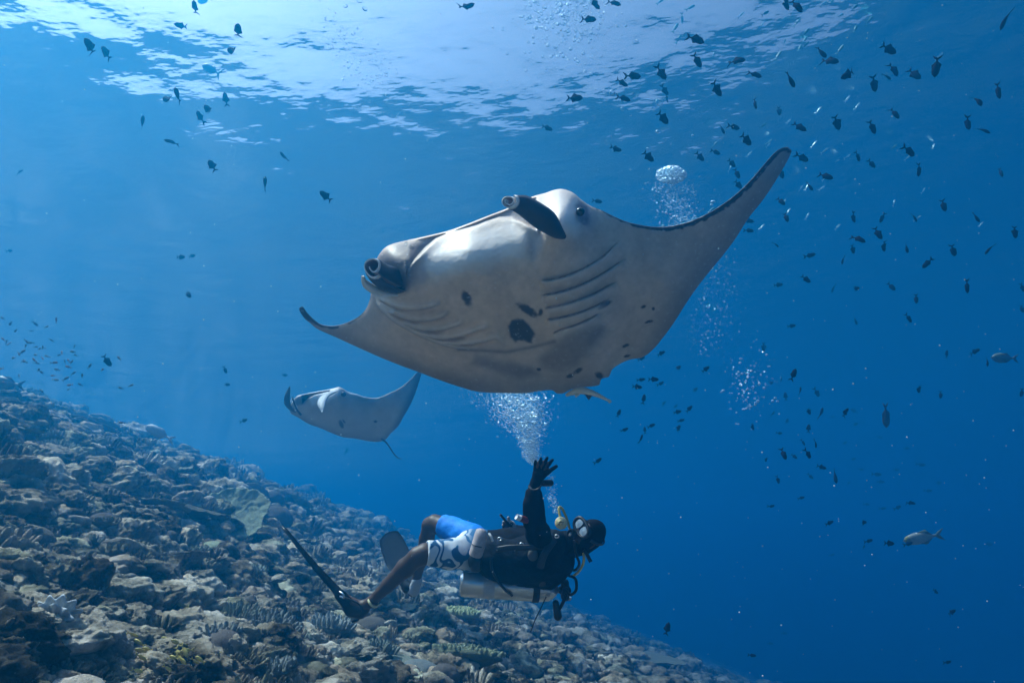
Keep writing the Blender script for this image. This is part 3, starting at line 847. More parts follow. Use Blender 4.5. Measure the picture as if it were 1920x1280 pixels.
# --- the corals the photograph singles out
def place(name, key, px_, py_, wpx, label, cat, tilt=(0, .25, 0), flat=1.0, lift=.2, dd=0.0, group=None, tall=None):
    p, d = ground_at(px_, py_ + 6)
    d += dd; p = at(px_, py_ + 6, d)
    s = wpx * .5 * d / FPX
    me = protos[key] if isinstance(key, tuple) else key
    o = ob(name, me, None, p + Vector((0, 0, s * lift)), label, cat, group)
    o.scale = (s, s, s * flat); o.rotation_euler = tilt
    return o
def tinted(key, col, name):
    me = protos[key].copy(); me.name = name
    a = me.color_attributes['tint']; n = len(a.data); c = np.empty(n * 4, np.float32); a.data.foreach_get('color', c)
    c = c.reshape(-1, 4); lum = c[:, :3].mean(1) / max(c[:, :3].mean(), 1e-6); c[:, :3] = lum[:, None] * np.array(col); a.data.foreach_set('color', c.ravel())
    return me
sage = tinted(('plate', 2), (.42, .47, .33), 'sage_plate')
place('table_coral', sage, 437, 985, 112, 'broad pale green table coral facing up in the middle of the left slope', 'coral', (1.0, .15, .2), 1.0, .45)
place('table_coral', tinted(('plate', 0), (.34, .34, .30), 'grey_plate'), 548, 942, 74, 'pale lobed table coral right of the brown boulder coral stack', 'coral', (.25, .25, 1.2), 1.6, .2)
place('table_coral', ('plate', 1), 478, 928, 62, 'brownish table coral left of the boulder coral stack', 'coral', (.5, .3, 2.2), 1, .2)
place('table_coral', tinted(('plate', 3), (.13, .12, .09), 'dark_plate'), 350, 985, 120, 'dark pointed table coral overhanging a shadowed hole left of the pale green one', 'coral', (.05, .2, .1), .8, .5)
place('boulder_coral', ('dome', 1), 514, 985, 62, 'brown boulder coral, lower of the stacked pair', 'coral', flat=.95, lift=.5)
place('boulder_coral', ('dome', 1), 511, 945, 34, 'brown boulder coral, upper of the stacked pair', 'coral', flat=1.0, lift=.9, dd=-.05)
place('boulder_coral', ('dome', 0), 551, 1134, 34, 'round brown coral ball left of the fin strap', 'coral', flat=1, lift=.5)
place('boulder_coral', ('dome', 0), 655, 1110, 30, 'small brown coral ball above the fin heel', 'coral', flat=1, lift=.4)
place('boulder_coral', tinted(('dome', 2), (.36, .40, .27), 'green_dome'), 407, 1030, 52, 'pale green dome coral below the broad table coral', 'coral', flat=.8, lift=.3)
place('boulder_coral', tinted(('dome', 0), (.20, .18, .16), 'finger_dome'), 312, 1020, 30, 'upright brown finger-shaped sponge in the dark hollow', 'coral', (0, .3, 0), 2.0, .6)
place('finger_coral', ('fingers', 1), 245, 1050, 108, 'big tan knobbly coral head left of the dark hollow', 'coral', (.25, .2, 0), 1.0, .25)
place('finger_coral', tinted(('fingers', 3), (.46, .40, .27), 'tan_plate'), 368, 1060, 92, 'flat tan knobbly coral shelf above the pale rubble', 'coral', (.18, .15, 1), .9, .3)
place('finger_coral', tinted(('fingers', 3), (.55, .58, .33), 'lime_plate'), 868, 1160, 70, 'yellow-green finger coral shelf below the steel tank', 'coral', (.1, .1, .5), 1.1, .5)
place('finger_coral', tinted(('fingers', 3), (.28, .31, .20), 'olive_plate'), 880, 1252, 150, 'wide olive coral shelf at the bottom edge under the diver', 'coral', (.1, .15, 1.5), .8, .4)
place('finger_coral', ('fingers', 0), 508, 1190, 100, 'grey staghorn clump below the round coral ball', 'coral', (.1, .2, 0), 1.2, .25)
place('finger_coral', ('fingers', 2), 455, 1168, 80, 'grey staghorn clump left of the long fin', 'coral', (.1, .2, 1), 1.2, .25)
place('finger_coral', ('fingers', 0), 615, 1190, 92, 'grey-green branching coral clump at the fin tip heel', 'coral', (.1, .2, 2), 1.1, .3)
place('finger_coral', ('fingers', 2), 700, 1235, 84, 'pale branching coral at the bottom below the fin', 'coral', (.1, .2, 2), 1.0, .3)
place('finger_coral', ('fingers', 0), 400, 1205, 90, 'pale bluish branching coral right of the yellow fish', 'coral', (.1, .2, 3), 1.0, .3)
bw = mat('maze_coral', (.25, .27, .25), .8, noise=(55, 1.0, (.02, .025, .03)), bump=(50, .6, .01))
N, L = bw.node_tree.nodes, bw.node_tree.links
me = protos['dome', 2].copy(); me.materials.clear(); me.materials.append(bw)
place('maze_coral', me, 790, 1268, 78, 'dark and pale maze-patterned coral dome at the bottom edge', 'coral', flat=.9, lift=.3)
place('coral_rock', ('rock', 2), 1075, 1262, 66, 'rounded pale boulder at the bottom edge right of the diver', 'rock', flat=1.1, lift=.3)
place('coral_rock', tinted(('rock', 4), (.50, .42, .30), 'slab'), 148, 1108, 84, 'dark upright coral block with a pale sunlit top in the left foreground', 'rock', (.1, -.5, .3), 1.9, .35)
place('coral_rock', ('rock', 5), 230, 1112, 78, 'pale angular rock right of the dark upright block', 'rock', (.2, .3, 2), .9, .35)
place('coral_rock', ('rock', 7), 285, 1145, 92, 'big pale flat-topped rock above the yellow fish', 'rock', (.2, .3, 4), .8, .35)
place('coral_rock', tinted(('rock', 6), (.10, .10, .09), 'cave_shade_rock'), 20, 1225, 150, 'rock coloured black as cave shade in the bottom left corner', 'rock', (.2, -.3, 4), 1.1, .1)  # cave darkness put into the colour of this rock
place('coral_rock', ('rock', 1), 45, 800, 70, 'pale round-topped rock at the left edge of the reef crest', 'rock', (.1, 0, 1), 1.1, .4)
for (x_, y_, w_, lb) in [(345, 812, 120, 'long dark coral ledge on the skyline left of the haze'), (455, 855, 110, 'dark table coral ledge on the skyline below the far manta'),
                         (540, 884, 80, 'small dark table coral on the skyline, rightmost ledge'), (190, 806, 60, 'brown plate coral on the skyline behind the tiny fish')]:
    place('table_coral', ('plate', 1), x_, y_, w_, lb, 'coral', (.02, .3, x_), 1.1, .35)
place('table_coral', tinted(('plate', 3), (.17, .17, .14), 'ledge'), 1235, 1256, 90, 'thin pale-edged coral ledge jutting out at the deep end of the reef', 'coral', (0, -.12, 2.5), .5, .5)

# giant clam
cl = place('giant_clam', None if False else protos['rock', 0], 95, 1180, 80, 'pale fluted giant clam shell among rocks in the left foreground', 'clam', (.5, .2, .3), 1, .6)
def clam():
    th = np.linspace(-1.25, 1.25, 60); t = np.linspace(0, 1, 14)
    G = []
    for a in th:
        for q in t:
            r = q * (1 + .10 * math.cos(a * 11) * q)
            G.append((r * math.sin(a), .42 * math.sin(q * 2.0) * (1 + .25 * math.cos(a * 11)) * .8, r * math.cos(a) * .95))
    V = np.array(G); F = grid_faces(60, 14)
    W = V * np.array([.95, .86, .95]) - np.array([0, .02, 0])
    n = len(V)
    rimq = [(i * 14 + 13, (i + 1) * 14 + 13, n + (i + 1) * 14 + 13, n + i * 14 + 13) for i in range(59)]
    return np.vstack([V, W]), np.vstack([F, F[:, ::-1] + n, np.array(rimq)])
V, Q = clam()
clam_m = mat('clam_shell', (.50, .54, .56), .5, noise=(8, .5, (.25, .27, .28)), bump=(25, .3, .01))
cl.data = mesh_np('clam', np.vstack([V, V * np.array([1, -1, 1])]), np.vstack([Q, Q[:, ::-1] + len(V)]), mats=[clam_m])
# ------------------------------------------------------------------ smooth bodies from rounded limbs (one continuous surface)
def sdf_mesh(name, prims, res, k=.03, mats=(), bump=None, col=None, cut=None):
    """prims: (a, b, ra, rb) round cones or ('e', centre, axes 3x3, radii); smooth union on a grid, surface nets"""
    lo = np.full(3, 1e9); hi = -lo
    for p in prims:
        if isinstance(p[0], str): c, r = np.array(p[1]), max(p[3]); lo = np.minimum(lo, c - r); hi = np.maximum(hi, c + r)
        else:
            for q, r in ((p[0], p[2]), (p[1], p[3])): lo = np.minimum(lo, np.array(q) - r); hi = np.maximum(hi, np.array(q) + r)
    lo -= 4 * res; hi += 4 * res
    n = np.ceil((hi - lo) / res).astype(int) + 1
    Fd = np.full(n, .5)
    for p in prims:
        if isinstance(p[0], str):
            c, r = np.array(p[1]), max(p[3]); a, b_ = c - r, c + r
        else:
            A, B_ = np.array(p[0]), np.array(p[1]); a = np.minimum(A - p[2], B_ - p[3]); b_ = np.maximum(A + p[2], B_ + p[3])
        i0 = np.clip(((a - lo) / res - k / res * 2 - 2).astype(int), 0, n - 1); i1 = np.clip(((b_ - lo) / res + k / res * 2 + 3).astype(int), 1, n)
        gx, gy, gz = [lo[j] + res * np.arange(i0[j], i1[j]) for j in range(3)]
        X, Y, Z = np.meshgrid(gx, gy, gz, indexing='ij'); Pq = np.stack([X, Y, Z], -1)
        if isinstance(p[0], str):
            q = (Pq - c) @ np.array(p[2]).T / np.array(p[3]); l = np.linalg.norm(q, axis=-1)
            d = (l - 1) * min(p[3]) * .9
        else:
            ba = B_ - A; l2 = ba @ ba + 1e-12; t = np.clip(((Pq - A) @ ba) / l2, 0, 1)
            d = np.linalg.norm(Pq - (A + t[..., None] * ba), axis=-1) - (p[2] + (p[3] - p[2]) * t)
        sl = tuple(slice(i0[j], i1[j]) for j in range(3)); f = Fd[sl]
        h = np.clip(.5 + .5 * (f - d) / k, 0, 1)
        Fd[sl] = np.where(f > .45, np.minimum(f, d), f * (1 - h) + d * h - k * h * (1 - h))
    if bump is not None:
        X, Y, Z = np.meshgrid(*[lo[j] + res * np.arange(n[j]) for j in range(3)], indexing='ij')
        m_ = np.abs(Fd) < 3 * res + .02
        Fd[m_] += bump(np.stack([X[m_], Y[m_], Z[m_]], -1))
    if cut is not None:
        X, Y, Z = np.meshgrid(*[lo[j] + res * np.arange(n[j]) for j in range(3)], indexing='ij')
        Fd = np.maximum(Fd, cut(np.stack([X, Y, Z], -1)))
    S = Fd < 0
    c8 = np.stack([S[dx:n[0] - 1 + dx, dy:n[1] - 1 + dy, dz:n[2] - 1 + dz] for dx in (0, 1) for dy in (0, 1) for dz in (0, 1)])
    act = c8.any(0) & ~c8.all(0)
    idx = -np.ones(act.shape, int); cells = np.argwhere(act); idx[act] = np.arange(len(cells))
    acc = np.zeros((len(cells), 3)); cnt = np.zeros(len(cells))
    crn = [(a, b_, c) for a in (0, 1) for b_ in (0, 1) for c in (0, 1)]
    for a in range(8):
        for b_ in range(a + 1, 8):
            ca, cb = np.array(crn[a]), np.array(crn[b_])
            if np.abs(ca - cb).sum() != 1: continue
            va = Fd[tuple((cells + ca).T)]; vb = Fd[tuple((cells + cb).T)]
            m_ = (va < 0) != (vb < 0)
            t = np.where(m_, va / (va - vb + 1e-20), 0)
            acc[m_] += (ca + t[:, None] * (cb - ca))[m_]; cnt[m_] += 1
    V = lo + res * (cells + acc / cnt[:, None])
    Q = []
    for ax_ in range(3):
        d = [0, 0, 0]; d[ax_] = 1
        s0 = S[:n[0] - d[0], :n[1] - d[1], :n[2] - d[2]]; s1 = S[d[0]:, d[1]:, d[2]:]
        e = np.argwhere(s0 != s1); u_, v_ = [j for j in range(3) if j != ax_]
        e = e[(e[:, u_] > 0) & (e[:, v_] > 0) & (e[:, u_] < n[u_] - 1) & (e[:, v_] < n[v_] - 1)]
        du = np.zeros(3, int); du[u_] = 1; dv = np.zeros(3, int); dv[v_] = 1
        q = np.stack([idx[tuple((e - du - dv).T)], idx[tuple((e - dv).T)], idx[tuple(e.T)], idx[tuple((e - du).T)]], -1)
        fl = s0[tuple(e.T)] ^ (ax_ == 1)
        q = np.where(fl[:, None], q, q[:, ::-1]); Q.append(q)
    c = None if col is None else (col(V) if callable(col) else col)
    return mesh_np(name, V, np.vstack(Q), mats=mats, col=c)

# ------------------------------------------------------------------ the diver
RV, UV, FV = Vector((1, 0, 0)), Vector((0, -SP, CP)), Vector((0, CP, SP))
def A(x, y, d): return tuple(at(x, y, d))
def lim(pts, k=1.0, add=0.0):
    """round cones through (x, y, depth, radius in metres)"""
    return [(A(*p[:3]), A(*q[:3]), p[3] * k + add, q[3] * k + add) for p, q in zip(pts, pts[1:])]
skin_m = mat('dark_skin', (.085, .048, .032), .5, noise=(9, .4, (.05, .03, .02)), bump=(50, .15, .004), spec=.4)
neo = mat('black_neoprene', (.005, .006, .008), .85, noise=(12, .6, (.012, .014, .018)), bump=(45, .4, .006), spec=.08)
vest_m = mat('vest_fabric', (.006, .008, .012), .8, noise=(8, .7, (.012, .02, .03)), bump=(25, .8, .012), spec=.1)
rub = mat('black_rubber', (.008, .009, .010), .4, spec=.5)
dv0 = at(985, 1040, 4.2)
diver = thing('person', dv0, 'scuba diver floating on their back reaching one gloved hand up towards the big manta', 'person')
def dpart(name, me, parent=None, **k):
    if parent is None: return ob(name, shift(me, diver.location), diver, **k)
    return ob(name, shift(me, diver.location), parent, **k)

near_leg = [(886, 1034, 4.16, .105), (845, 1036, 4.05, .088), (797, 1038, 3.94, .066), (783, 1043, 3.93, .060), (760, 1064, 3.96, .060), (728, 1096, 4.0, .045), (698, 1126, 4.04, .034), (680, 1137, 4.05, .038), (662, 1132, 4.05, .036), (645, 1118, 4.05, .026)]
far_leg = [(884, 1012, 4.36, .10), (845, 992, 4.48, .082), (815, 981, 4.56, .064), (806, 984, 4.58, .058), (800, 1010, 4.62, .056), (788, 1055, 4.68, .043), (779, 1092, 4.72, .033), (774, 1108, 4.73, .036), (762, 1100, 4.75, .03), (750, 1088, 4.77, .024)]
torso = [(886, 1030, 4.25, .135), (915, 1034, 4.23, .135), (960, 1035, 4.2, .145), (1005, 1035, 4.2, .15), (1030, 1032, 4.2, .125), (1060, 1020, 4.17, .07), (1082, 1012, 4.15, .06)]
arm_up = [(1018, 1022, 4.10, .085), (1008, 1000, 4.0, .068), (1001, 972, 3.93, .058), (1000, 950, 3.92, .053), (1001, 928, 3.92, .046), (1004, 908, 3.92, .036)]
arm_far = [(1022, 1018, 4.34, .075), (1000, 1004, 4.42, .058), (980, 1003, 4.44, .052), (966, 996, 4.40, .042), (958, 989, 4.38, .03)]
HC = (1103, 1003, 4.14)
hd = (RV * -.62 + UV * .52 + FV * -.58).normalized()            # the way the face looks
htop = (RV * .72 + UV * .62 + FV * -.10); htop = (htop - hd * htop.dot(hd)).normalized()
hs = hd.cross(htop)
HB = np.array([tuple(hd), tuple(hs), tuple(htop)])
hc = at(*HC)
face = [('e', tuple(hc), HB, (.098, .078, .118)), ('e', tuple(hc - htop * .055 + hd * .03), HB, (.062, .055, .06)),
        (tuple(hc + hd * .09 + htop * .01), tuple(hc + hd * .112 - htop * .025), .010, .015),
        (tuple(hc + hd * .085 - htop * .052 + hs * .02), tuple(hc + hd * .085 - htop * .052 - hs * .02), .012, .012),
        (tuple(hc + hs * .08), tuple(hc + hs * .084 - htop * .03), .014, .010), (tuple(hc - hs * .08), tuple(hc - hs * .084 - htop * .03), .014, .010)]
def hand(w, palm, tips, base_r, thumb, k=1.0, rw=.028):
    """w wrist, palm centre, finger tips; returns limbs for palm, four fingers and a thumb"""
    P = [(A(*w), A(*palm), rw, .036 * k)]
    n = len(tips)
    for i, t in enumerate(tips):
        q = (i - (n - 1) / 2)
        kn = (palm[0] + (t[0] - palm[0]) * .42 + q * 2.0, palm[1] + (t[1] - palm[1]) * .42, palm[2] + (t[2] - palm[2]) * .4)
        md = (palm[0] + (t[0] - palm[0]) * .72 + q * .6, palm[1] + (t[1] - palm[1]) * .74, palm[2] + (t[2] - palm[2]) * .8 + .008)
        P += [(A(*palm), A(*kn), .026 * k, .0125 * k), (A(*kn), A(*md), .0115 * k, .0105 * k), (A(*md), A(*t), .0105 * k, .0085 * k)]
    m_ = ((palm[0] + thumb[0]) / 2 + 1, (palm[1] + thumb[1]) / 2 + 3, (palm[2] + thumb[2]) / 2 - .01)
    P += [(A(w[0] + 2, w[1] - 6, w[2]), A(*m_), .022 * k, .014 * k), (A(*m_), A(*thumb), .0135 * k, .010 * k)]
    return P
up_hand = ((1004, 908, 3.92), (1010, 888, 3.92), [(1004, 864, 3.90), (1014.5, 859, 3.89), (1026, 858, 3.90), (1036, 862, 3.92)], .01, (1043, 874, 3.87))
far_hand = ((960, 991, 4.38), (957, 985, 4.36), [(944, 978, 4.33), (943, 984, 4.32), (944, 990, 4.33), (947, 995, 4.35)], .01, (953, 970, 4.33))
dpart('body', sdf_mesh('body', lim(near_leg) + lim(far_leg) + lim(torso) + lim(arm_up, .92) + lim(arm_far, .9) + face + hand(*up_hand, k=.85, rw=.026) + hand(*far_hand, k=.9, rw=.024), .0085, .02, [skin_m]))
ruck = lambda P: .010 * fbm(P * 11, 2, 5)
# black wetsuit jacket with sleeves
dpart('wetsuit_jacket', sdf_mesh('jacket', lim(torso[1:], 1, .012) + lim(arm_up[:-1], 1, .008) + lim(arm_far[:-1], 1, .008), .011, .04, [neo], ruck))
dpart('glove', sdf_mesh('glove', hand(*up_hand, k=1.14, rw=.032) + [(A(1002, 916, 3.92), A(1004, 905, 3.92), .042, .036)], .0048, .012, [neo]))
dpart('glove', sdf_mesh('far_hand_layer', hand(*far_hand, k=1.05, rw=.03), .0048, .012, [mat('pale_hand_layer', (.42, .38, .34), .7)]), label='pale layer added over the bare far hand')  # added so the bare far hand looks pale; it wears no glove
dpart('hood', sdf_mesh('hood', [('e', tuple(hc - hd * .008), HB, (.105, .092, .132)), (tuple(hc - htop * .08 - hd * .02), A(1060, 1022, 4.17), .075, .10)], .008, .03, [neo],
      cut=lambda P: np.minimum(((P - np.array(hc)) @ HB[0]) - .078, .5)))
# vest (buoyancy jacket) with pockets, straps
vest = [(A(925, 1044, 4.16), A(1000, 1046, 4.12), .145, .16), (A(1000, 1046, 4.12), A(1045, 1050, 4.16), .155, .12), (A(1000, 1046, 4.1), A(1040, 1015, 4.1), .12, .08), (A(935, 1062, 4.12), A(1030, 1080, 4.14), .10, .085), (A(1020, 1085, 4.2), A(975, 1080, 4.2), .07, .06)]
ve = dpart('buoyancy_vest', sdf_mesh('vest', vest, .012, .04, [vest_m], lambda P: .014 * fbm(P * 8, 3, 8)))
def strip(path, w, t, mats, name, up=None, n=24, col=None):
    S = smooth_path([A(*p) for p in path], n)
    V, Q, T = tube(S, np.full(n, w), 8, squash=t / w, up=up)
    return mesh_np(name, V, Q, T, mats=mats, col=col)
grey_patch = mat('grey_print', (.10, .10, .095), .6)
webb = mat('webbing', (.03, .032, .036), .5)
dpart('chest_strap', strip([(930, 1030, 4.0), (960, 1026, 3.97), (1000, 1026, 3.96), (1035, 1022, 4.0)], .02, .006, [webb], 'strap', up=FV), ve)
dpart('shoulder_strap', strip([(1040, 1010, 4.02), (1020, 1040, 3.94), (1012, 1075, 3.98), (1018, 1098, 4.06)], .026, .006, [webb], 'strap', up=FV), ve)
V, Q = ball(.035, 1, .35, 1.1); V = V + np.array(A(999, 1040, 3.965))
dpart('round_patch', mesh_np('patch', V, Q, mats=[grey_patch]), ve)
chrome = mat('steel', (.75, .76, .77), .3, metal=.9)
for (x, y, d, a) in [(937, 1010, 4.02, 40), (978, 1020, 3.97, 70), (1044, 1005, 4.0, 50), (965, 1028, 3.98, 10)]:
    p = [(x + 4 * math.cos(t), y + 3 * math.sin(t), d) for t in np.linspace(0, 6.28, 9)]
    S = np.array([A(*q) for q in p]); V, Q, T = tube(S, np.full(9, .004), 6, caps=False)
    dpart('d_ring', mesh_np('ring', V, Q, mats=[chrome]), ve)

# board shorts: near leg printed blue and white, far leg plain bright blue
sh_m = bpy.data.materials.new('printed_shorts'); sh_m.use_nodes = True
N, L = sh_m.node_tree.nodes, sh_m.node_tree.links; b = N['Principled BSDF']; b.inputs['Roughness'].default_value = .75
tc = N.new('ShaderNodeTexCoord'); wv = N.new('ShaderNodeTexWave'); wv.inputs['Scale'].default_value = 3.6; wv.inputs['Distortion'].default_value = 13; wv.inputs['Detail'].default_value = 1.2; wv.inputs['Detail Scale'].default_value = 2.2
L.new(tc.outputs['Object'], wv.inputs['Vector']); cr = N.new('ShaderNodeValToRGB'); cr.color_ramp.interpolation = 'LINEAR'
for i, (p_, c_) in enumerate([(.30, (.015, .10, .23)), (.40, (.10, .33, .52)), (.46, (.62, .66, .70)), (.8, (.72, .74, .76))]):
    e = cr.color_ramp.elements[i] if i < 2 else cr.color_ramp.elements.new(p_); e.position = p_; e.color = (*c_, 1)
L.new(wv.outputs['Fac'], cr.inputs[0])
sx = N.new('ShaderNodeSeparateXYZ'); L.new(tc.outputs['Object'], sx.inputs[0]); mr = N.new('ShaderNodeMapRange'); mr.inputs[1].default_value = -.44; mr.inputs[2].default_value = -.36
L.new(sx.outputs['X'], mr.inputs[0]); mx = N.new('ShaderNodeMix'); mx.data_type = 'RGBA'; L.new(mr.outputs[0], mx.inputs['Factor']); L.new(cr.outputs[0], mx.inputs['A']); mx.inputs['B'].default_value = (.015, .12, .26, 1)
L.new(mx.outputs['Result'], b.inputs['Base Color'])
blue_m = mat('bright_blue_cloth', (.0, .26, .85), .7, noise=(10, .5, (.0, .16, .6)), bump=(18, .5, .02))
shorts = dpart('board_shorts', sdf_mesh('shorts', [(A(800, 1036, 3.94), A(845, 1036, 4.04), .080, .098), (A(845, 1036, 4.04), A(886, 1034, 4.16), .098, .128), (A(886, 1032, 4.22), A(915, 1034, 4.23), .145, .145)], .009, .02, [sh_m],
      lambda P: .012 * fbm(P * 9, 2, 15), cut=lambda P: (np.array(A(799, 1036, 3.94)) - P) @ (np.array(A(850, 1036, 4.0)) - np.array(A(799, 1036, 3.94))) / .2), None, label='blue and white swirl printed board shorts')
dpart('shorts_leg', sdf_mesh('farshorts', [(A(829, 986, 4.52), A(850, 993, 4.47), .088, .094), (A(850, 993, 4.47), A(886, 1012, 4.36), .094, .118)], .009, .02, [blue_m],
      lambda P: .012 * fbm(P * 9, 2, 16), cut=lambda P: (np.array(A(829, 986, 4.52)) - P) @ (np.array(A(855, 995, 4.45)) - np.array(A(829, 986, 4.52))) / .12), shorts, label='plain bright blue far leg of the shorts')

# mask, snorkel, regulator
mk_o = hc + hd * .105 + htop * .022
def oval(c, u, v, ru, rv, n=28, pw=.8):
    out = []
    for t in np.linspace(0, 2 * np.pi, n, endpoint=False):
        ct, st = math.cos(t), math.sin(t)
        out.append(c + u * (ru * math.copysign(abs(ct) ** pw, ct)) + v * (rv * math.copysign(abs(st) ** pw, st)))
    return out
ring = oval(mk_o + hd * .012, hs, htop, .078, .043); ring.append(ring[0])
V, Q, T = tube([tuple(p) for p in ring], np.full(len(ring), .0115), 8, caps=False)
mask = dpart('diving_mask', mesh_np('mask', V, Q, mats=[rub]))
skirt = [tuple(p) for p in oval(mk_o + hd * .012, hs, htop, .074, .040)] + [tuple(p) for p in oval(mk_o - hd * .035, hs, htop, .066, .045)]
dpart('skirt', mesh_np('skirt', skirt, [(i, (i + 1) % 28, 28 + (i + 1) % 28, 28 + i) for i in range(28)], mats=[rub]), mask)
lens_m = mat('mask_glass', (.36, .42, .48), .12, spec=.8, coat=.5)
for s in (-1, 1):
    cen = mk_o + hs * (.037 * s) + hd * .014
    V = [tuple(cen + hd * .004)] + [tuple(p) for p in oval(cen, hs, htop, .030, .034, 20)]
    dpart('lens', mesh_np('lens', V, F3=[(0, 1 + i, 1 + (i + 1) % 20) for i in range(20)], smooth=False, mats=[lens_m]), mask)
st = [hc + hs * .092 + hd * .07 + htop * .02, hc + hs * .104 + hd * .0 + htop * .03, hc + hs * .07 - hd * .085 + htop * .04, hc - hd * .118 + htop * .045, hc - hs * .07 - hd * .085 + htop * .04, hc - hs * .104 + htop * .03, hc - hs * .092 + hd * .07 + htop * .02]
S = smooth_path([tuple(p) for p in st], 30); V, Q, T = tube(S, np.full(30, .013), 8, squash=.4, up=tuple(hs))
dpart('mask_strap', mesh_np('strap', V, Q, T, mats=[rub]), mask)
dpart('snorkel', strip([(1094, 1030, 4.04), (1100, 1038, 4.04), (1104, 1046, 4.04), (1108, 1053, 4.03)], .013, .013, [rub], 'snorkel'))
rg = hc + hd * .135 - htop * .055
rp = np.array([tuple(rg - hd * .03), tuple(rg), tuple(rg + hd * .012), tuple(rg + hd * .02)])
V, Q, T = tube(rp, [.028, .036, .034, .022], 20); reg = dpart('regulator', mesh_np('reg', V, Q, T, mats=[rub]))
cream = mat('cream_plastic', (.72, .62, .34), .45, noise=(30, .3, (.5, .42, .2)))
oc = at(1052, 980, 4.0); on = (RV * -.2 + UV * .35 + FV * -.9).normalized()
V, Q, T = tube([tuple(oc - on * .03), tuple(oc - on * .012), tuple(oc + on * .008), tuple(oc + on * .016), tuple(oc + on * .018)], [.03, .041, .041, .034, .012], 24)
octo = dpart('spare_regulator', mesh_np('octo', V, Q, T, mats=[cream]), label='round cream spare regulator')
B = Buf()
for i in range(-2, 3):
    for j in range(-1, 2):
        p = oc + on * .020 + RV * (.009 * i) + UV * (.008 * j - .006)
        V, Q = ball(.0032, n=5); B.add(V + np.array(p), Q)
o = dpart('vent_hole', B.mesh('vent', [rub]), octo); o['kind'] = 'stuff'
yh = mat('yellow_hose', (.78, .62, .20), .45)
dpart('regulator_hose', strip([(1053, 978, 4.06), (1049, 962, 4.08), (1048, 951, 4.10), (1054, 953, 4.14), (1062, 970, 4.18), (1068, 990, 4.2)], .009, .009, [yh], 'hose'), label='yellow hose')
dpart('regulator_hose', strip([(1094, 1036, 4.08), (1095, 1048, 4.06), (1092, 1060, 4.08), (1084, 1072, 4.12), (1074, 1080, 4.18)], .009, .009, [yh], 'hose'), label='yellow hose')
dpart('regulator_hose', strip([(1076, 1012, 4.02), (1080, 1038, 4.03), (1086, 1056, 4.06), (1079, 1068, 4.12), (1068, 1066, 4.18)], .009, .009, [rub], 'hose'))
dpart('regulator_hose', strip([(1066, 1078, 4.2), (1079, 1085, 4.14), (1080, 1106, 4.12), (1068, 1114, 4.14), (1058, 1100, 4.2)], .010, .010, [rub], 'hose'))
dpart('inflator_hose', strip([(921, 1045, 4.02), (922, 1066, 4.0), (932, 1086, 4.02), (946, 1104, 4.05), (960, 1116, 4.12)], .009, .009, [rub], 'hose'))
gauge = dpart('pressure_gauge', strip([(1062, 1112, 4.12), (1056, 1128, 4.1), (1048, 1143, 4.1)], .012, .012, [rub], 'hose'))
dpart('gauge_case', sdf_mesh('case', [(A(1042, 1130, 4.1), A(1046, 1155, 4.1), .022, .028)], .007, .01, [rub]), gauge)
dpart('dangling_strap', strip([(1024, 1118, 4.1), (1014, 1140, 4.08), (1004, 1160, 4.08), (995, 1184, 4.08)], .009, .004, [webb], 'strap'))

# tank
tank_m = mat('brushed_tank', (.74, .75, .76), .33, metal=.85, noise=(4, .4, (.50, .52, .55)), bump=(20, .2, .003))
a_, b_2 = at(863, 1093, 4.20), at(1046, 1105, 4.24)
ax_ = (b_2 - a_); Ln = ax_.length; ax_.normalize()
prof = [(0, .062), (.004, .078), (.018, .0865), (Ln * .4, .0875), (Ln * .83, .0875), (Ln * .90, .080), (Ln * .95, .062), (Ln * .985, .036), (Ln, .022), (Ln + .03, .02)]
V, Q, T = tube([tuple(a_ + ax_ * s) for s, r in prof], [r for s, r in prof], 40)
tank = dpart('scuba_tank', mesh_np('tank', V, Q, T, mats=[tank_m]))
V, Q, T = tube([tuple(a_ + ax_ * s) for s in (.16, .165, .235, .24)], [.0872, .0882, .0882, .0872], 40)
lab = mat('tank_sticker', (.62, .63, .64), .6, noise=(14, .6, (.45, .47, .5)))
dpart('sticker', mesh_np('sticker', V, Q, mats=[lab]), tank)
for s in (.77, .82):
    V, Q, T = tube([tuple(a_ + ax_ * (Ln * s + q)) for q in (-.024, -.022, .022, .024)], [.088, .094, .094, .088], 40)
    dpart('cam_strap', mesh_np('cam', V, Q, mats=[webb]), tank)
    break
vl = a_ + ax_ * (Ln + .05)
dpart('valve', sdf_mesh('valve', [(tuple(vl - ax_ * .03), tuple(vl + ax_ * .02), .026, .026), (tuple(vl - FV * .045), tuple(vl + FV * .045), .018, .018), (tuple(vl + UV * .05), tuple(vl - UV * .045), .030, .030), (tuple(vl - FV * .04 - UV * .03), tuple(vl - FV * .05 + UV * .02), .03, .025)], .006, .01, [rub]), tank)
V, Q, T = tube([tuple(vl + RV * .03 - UV * .05), tuple(vl + RV * .03 - UV * .07)], [.018, .014], 12)
dpart('first_stage', mesh_np('stage', V, Q, T, mats=[chrome]), tank)

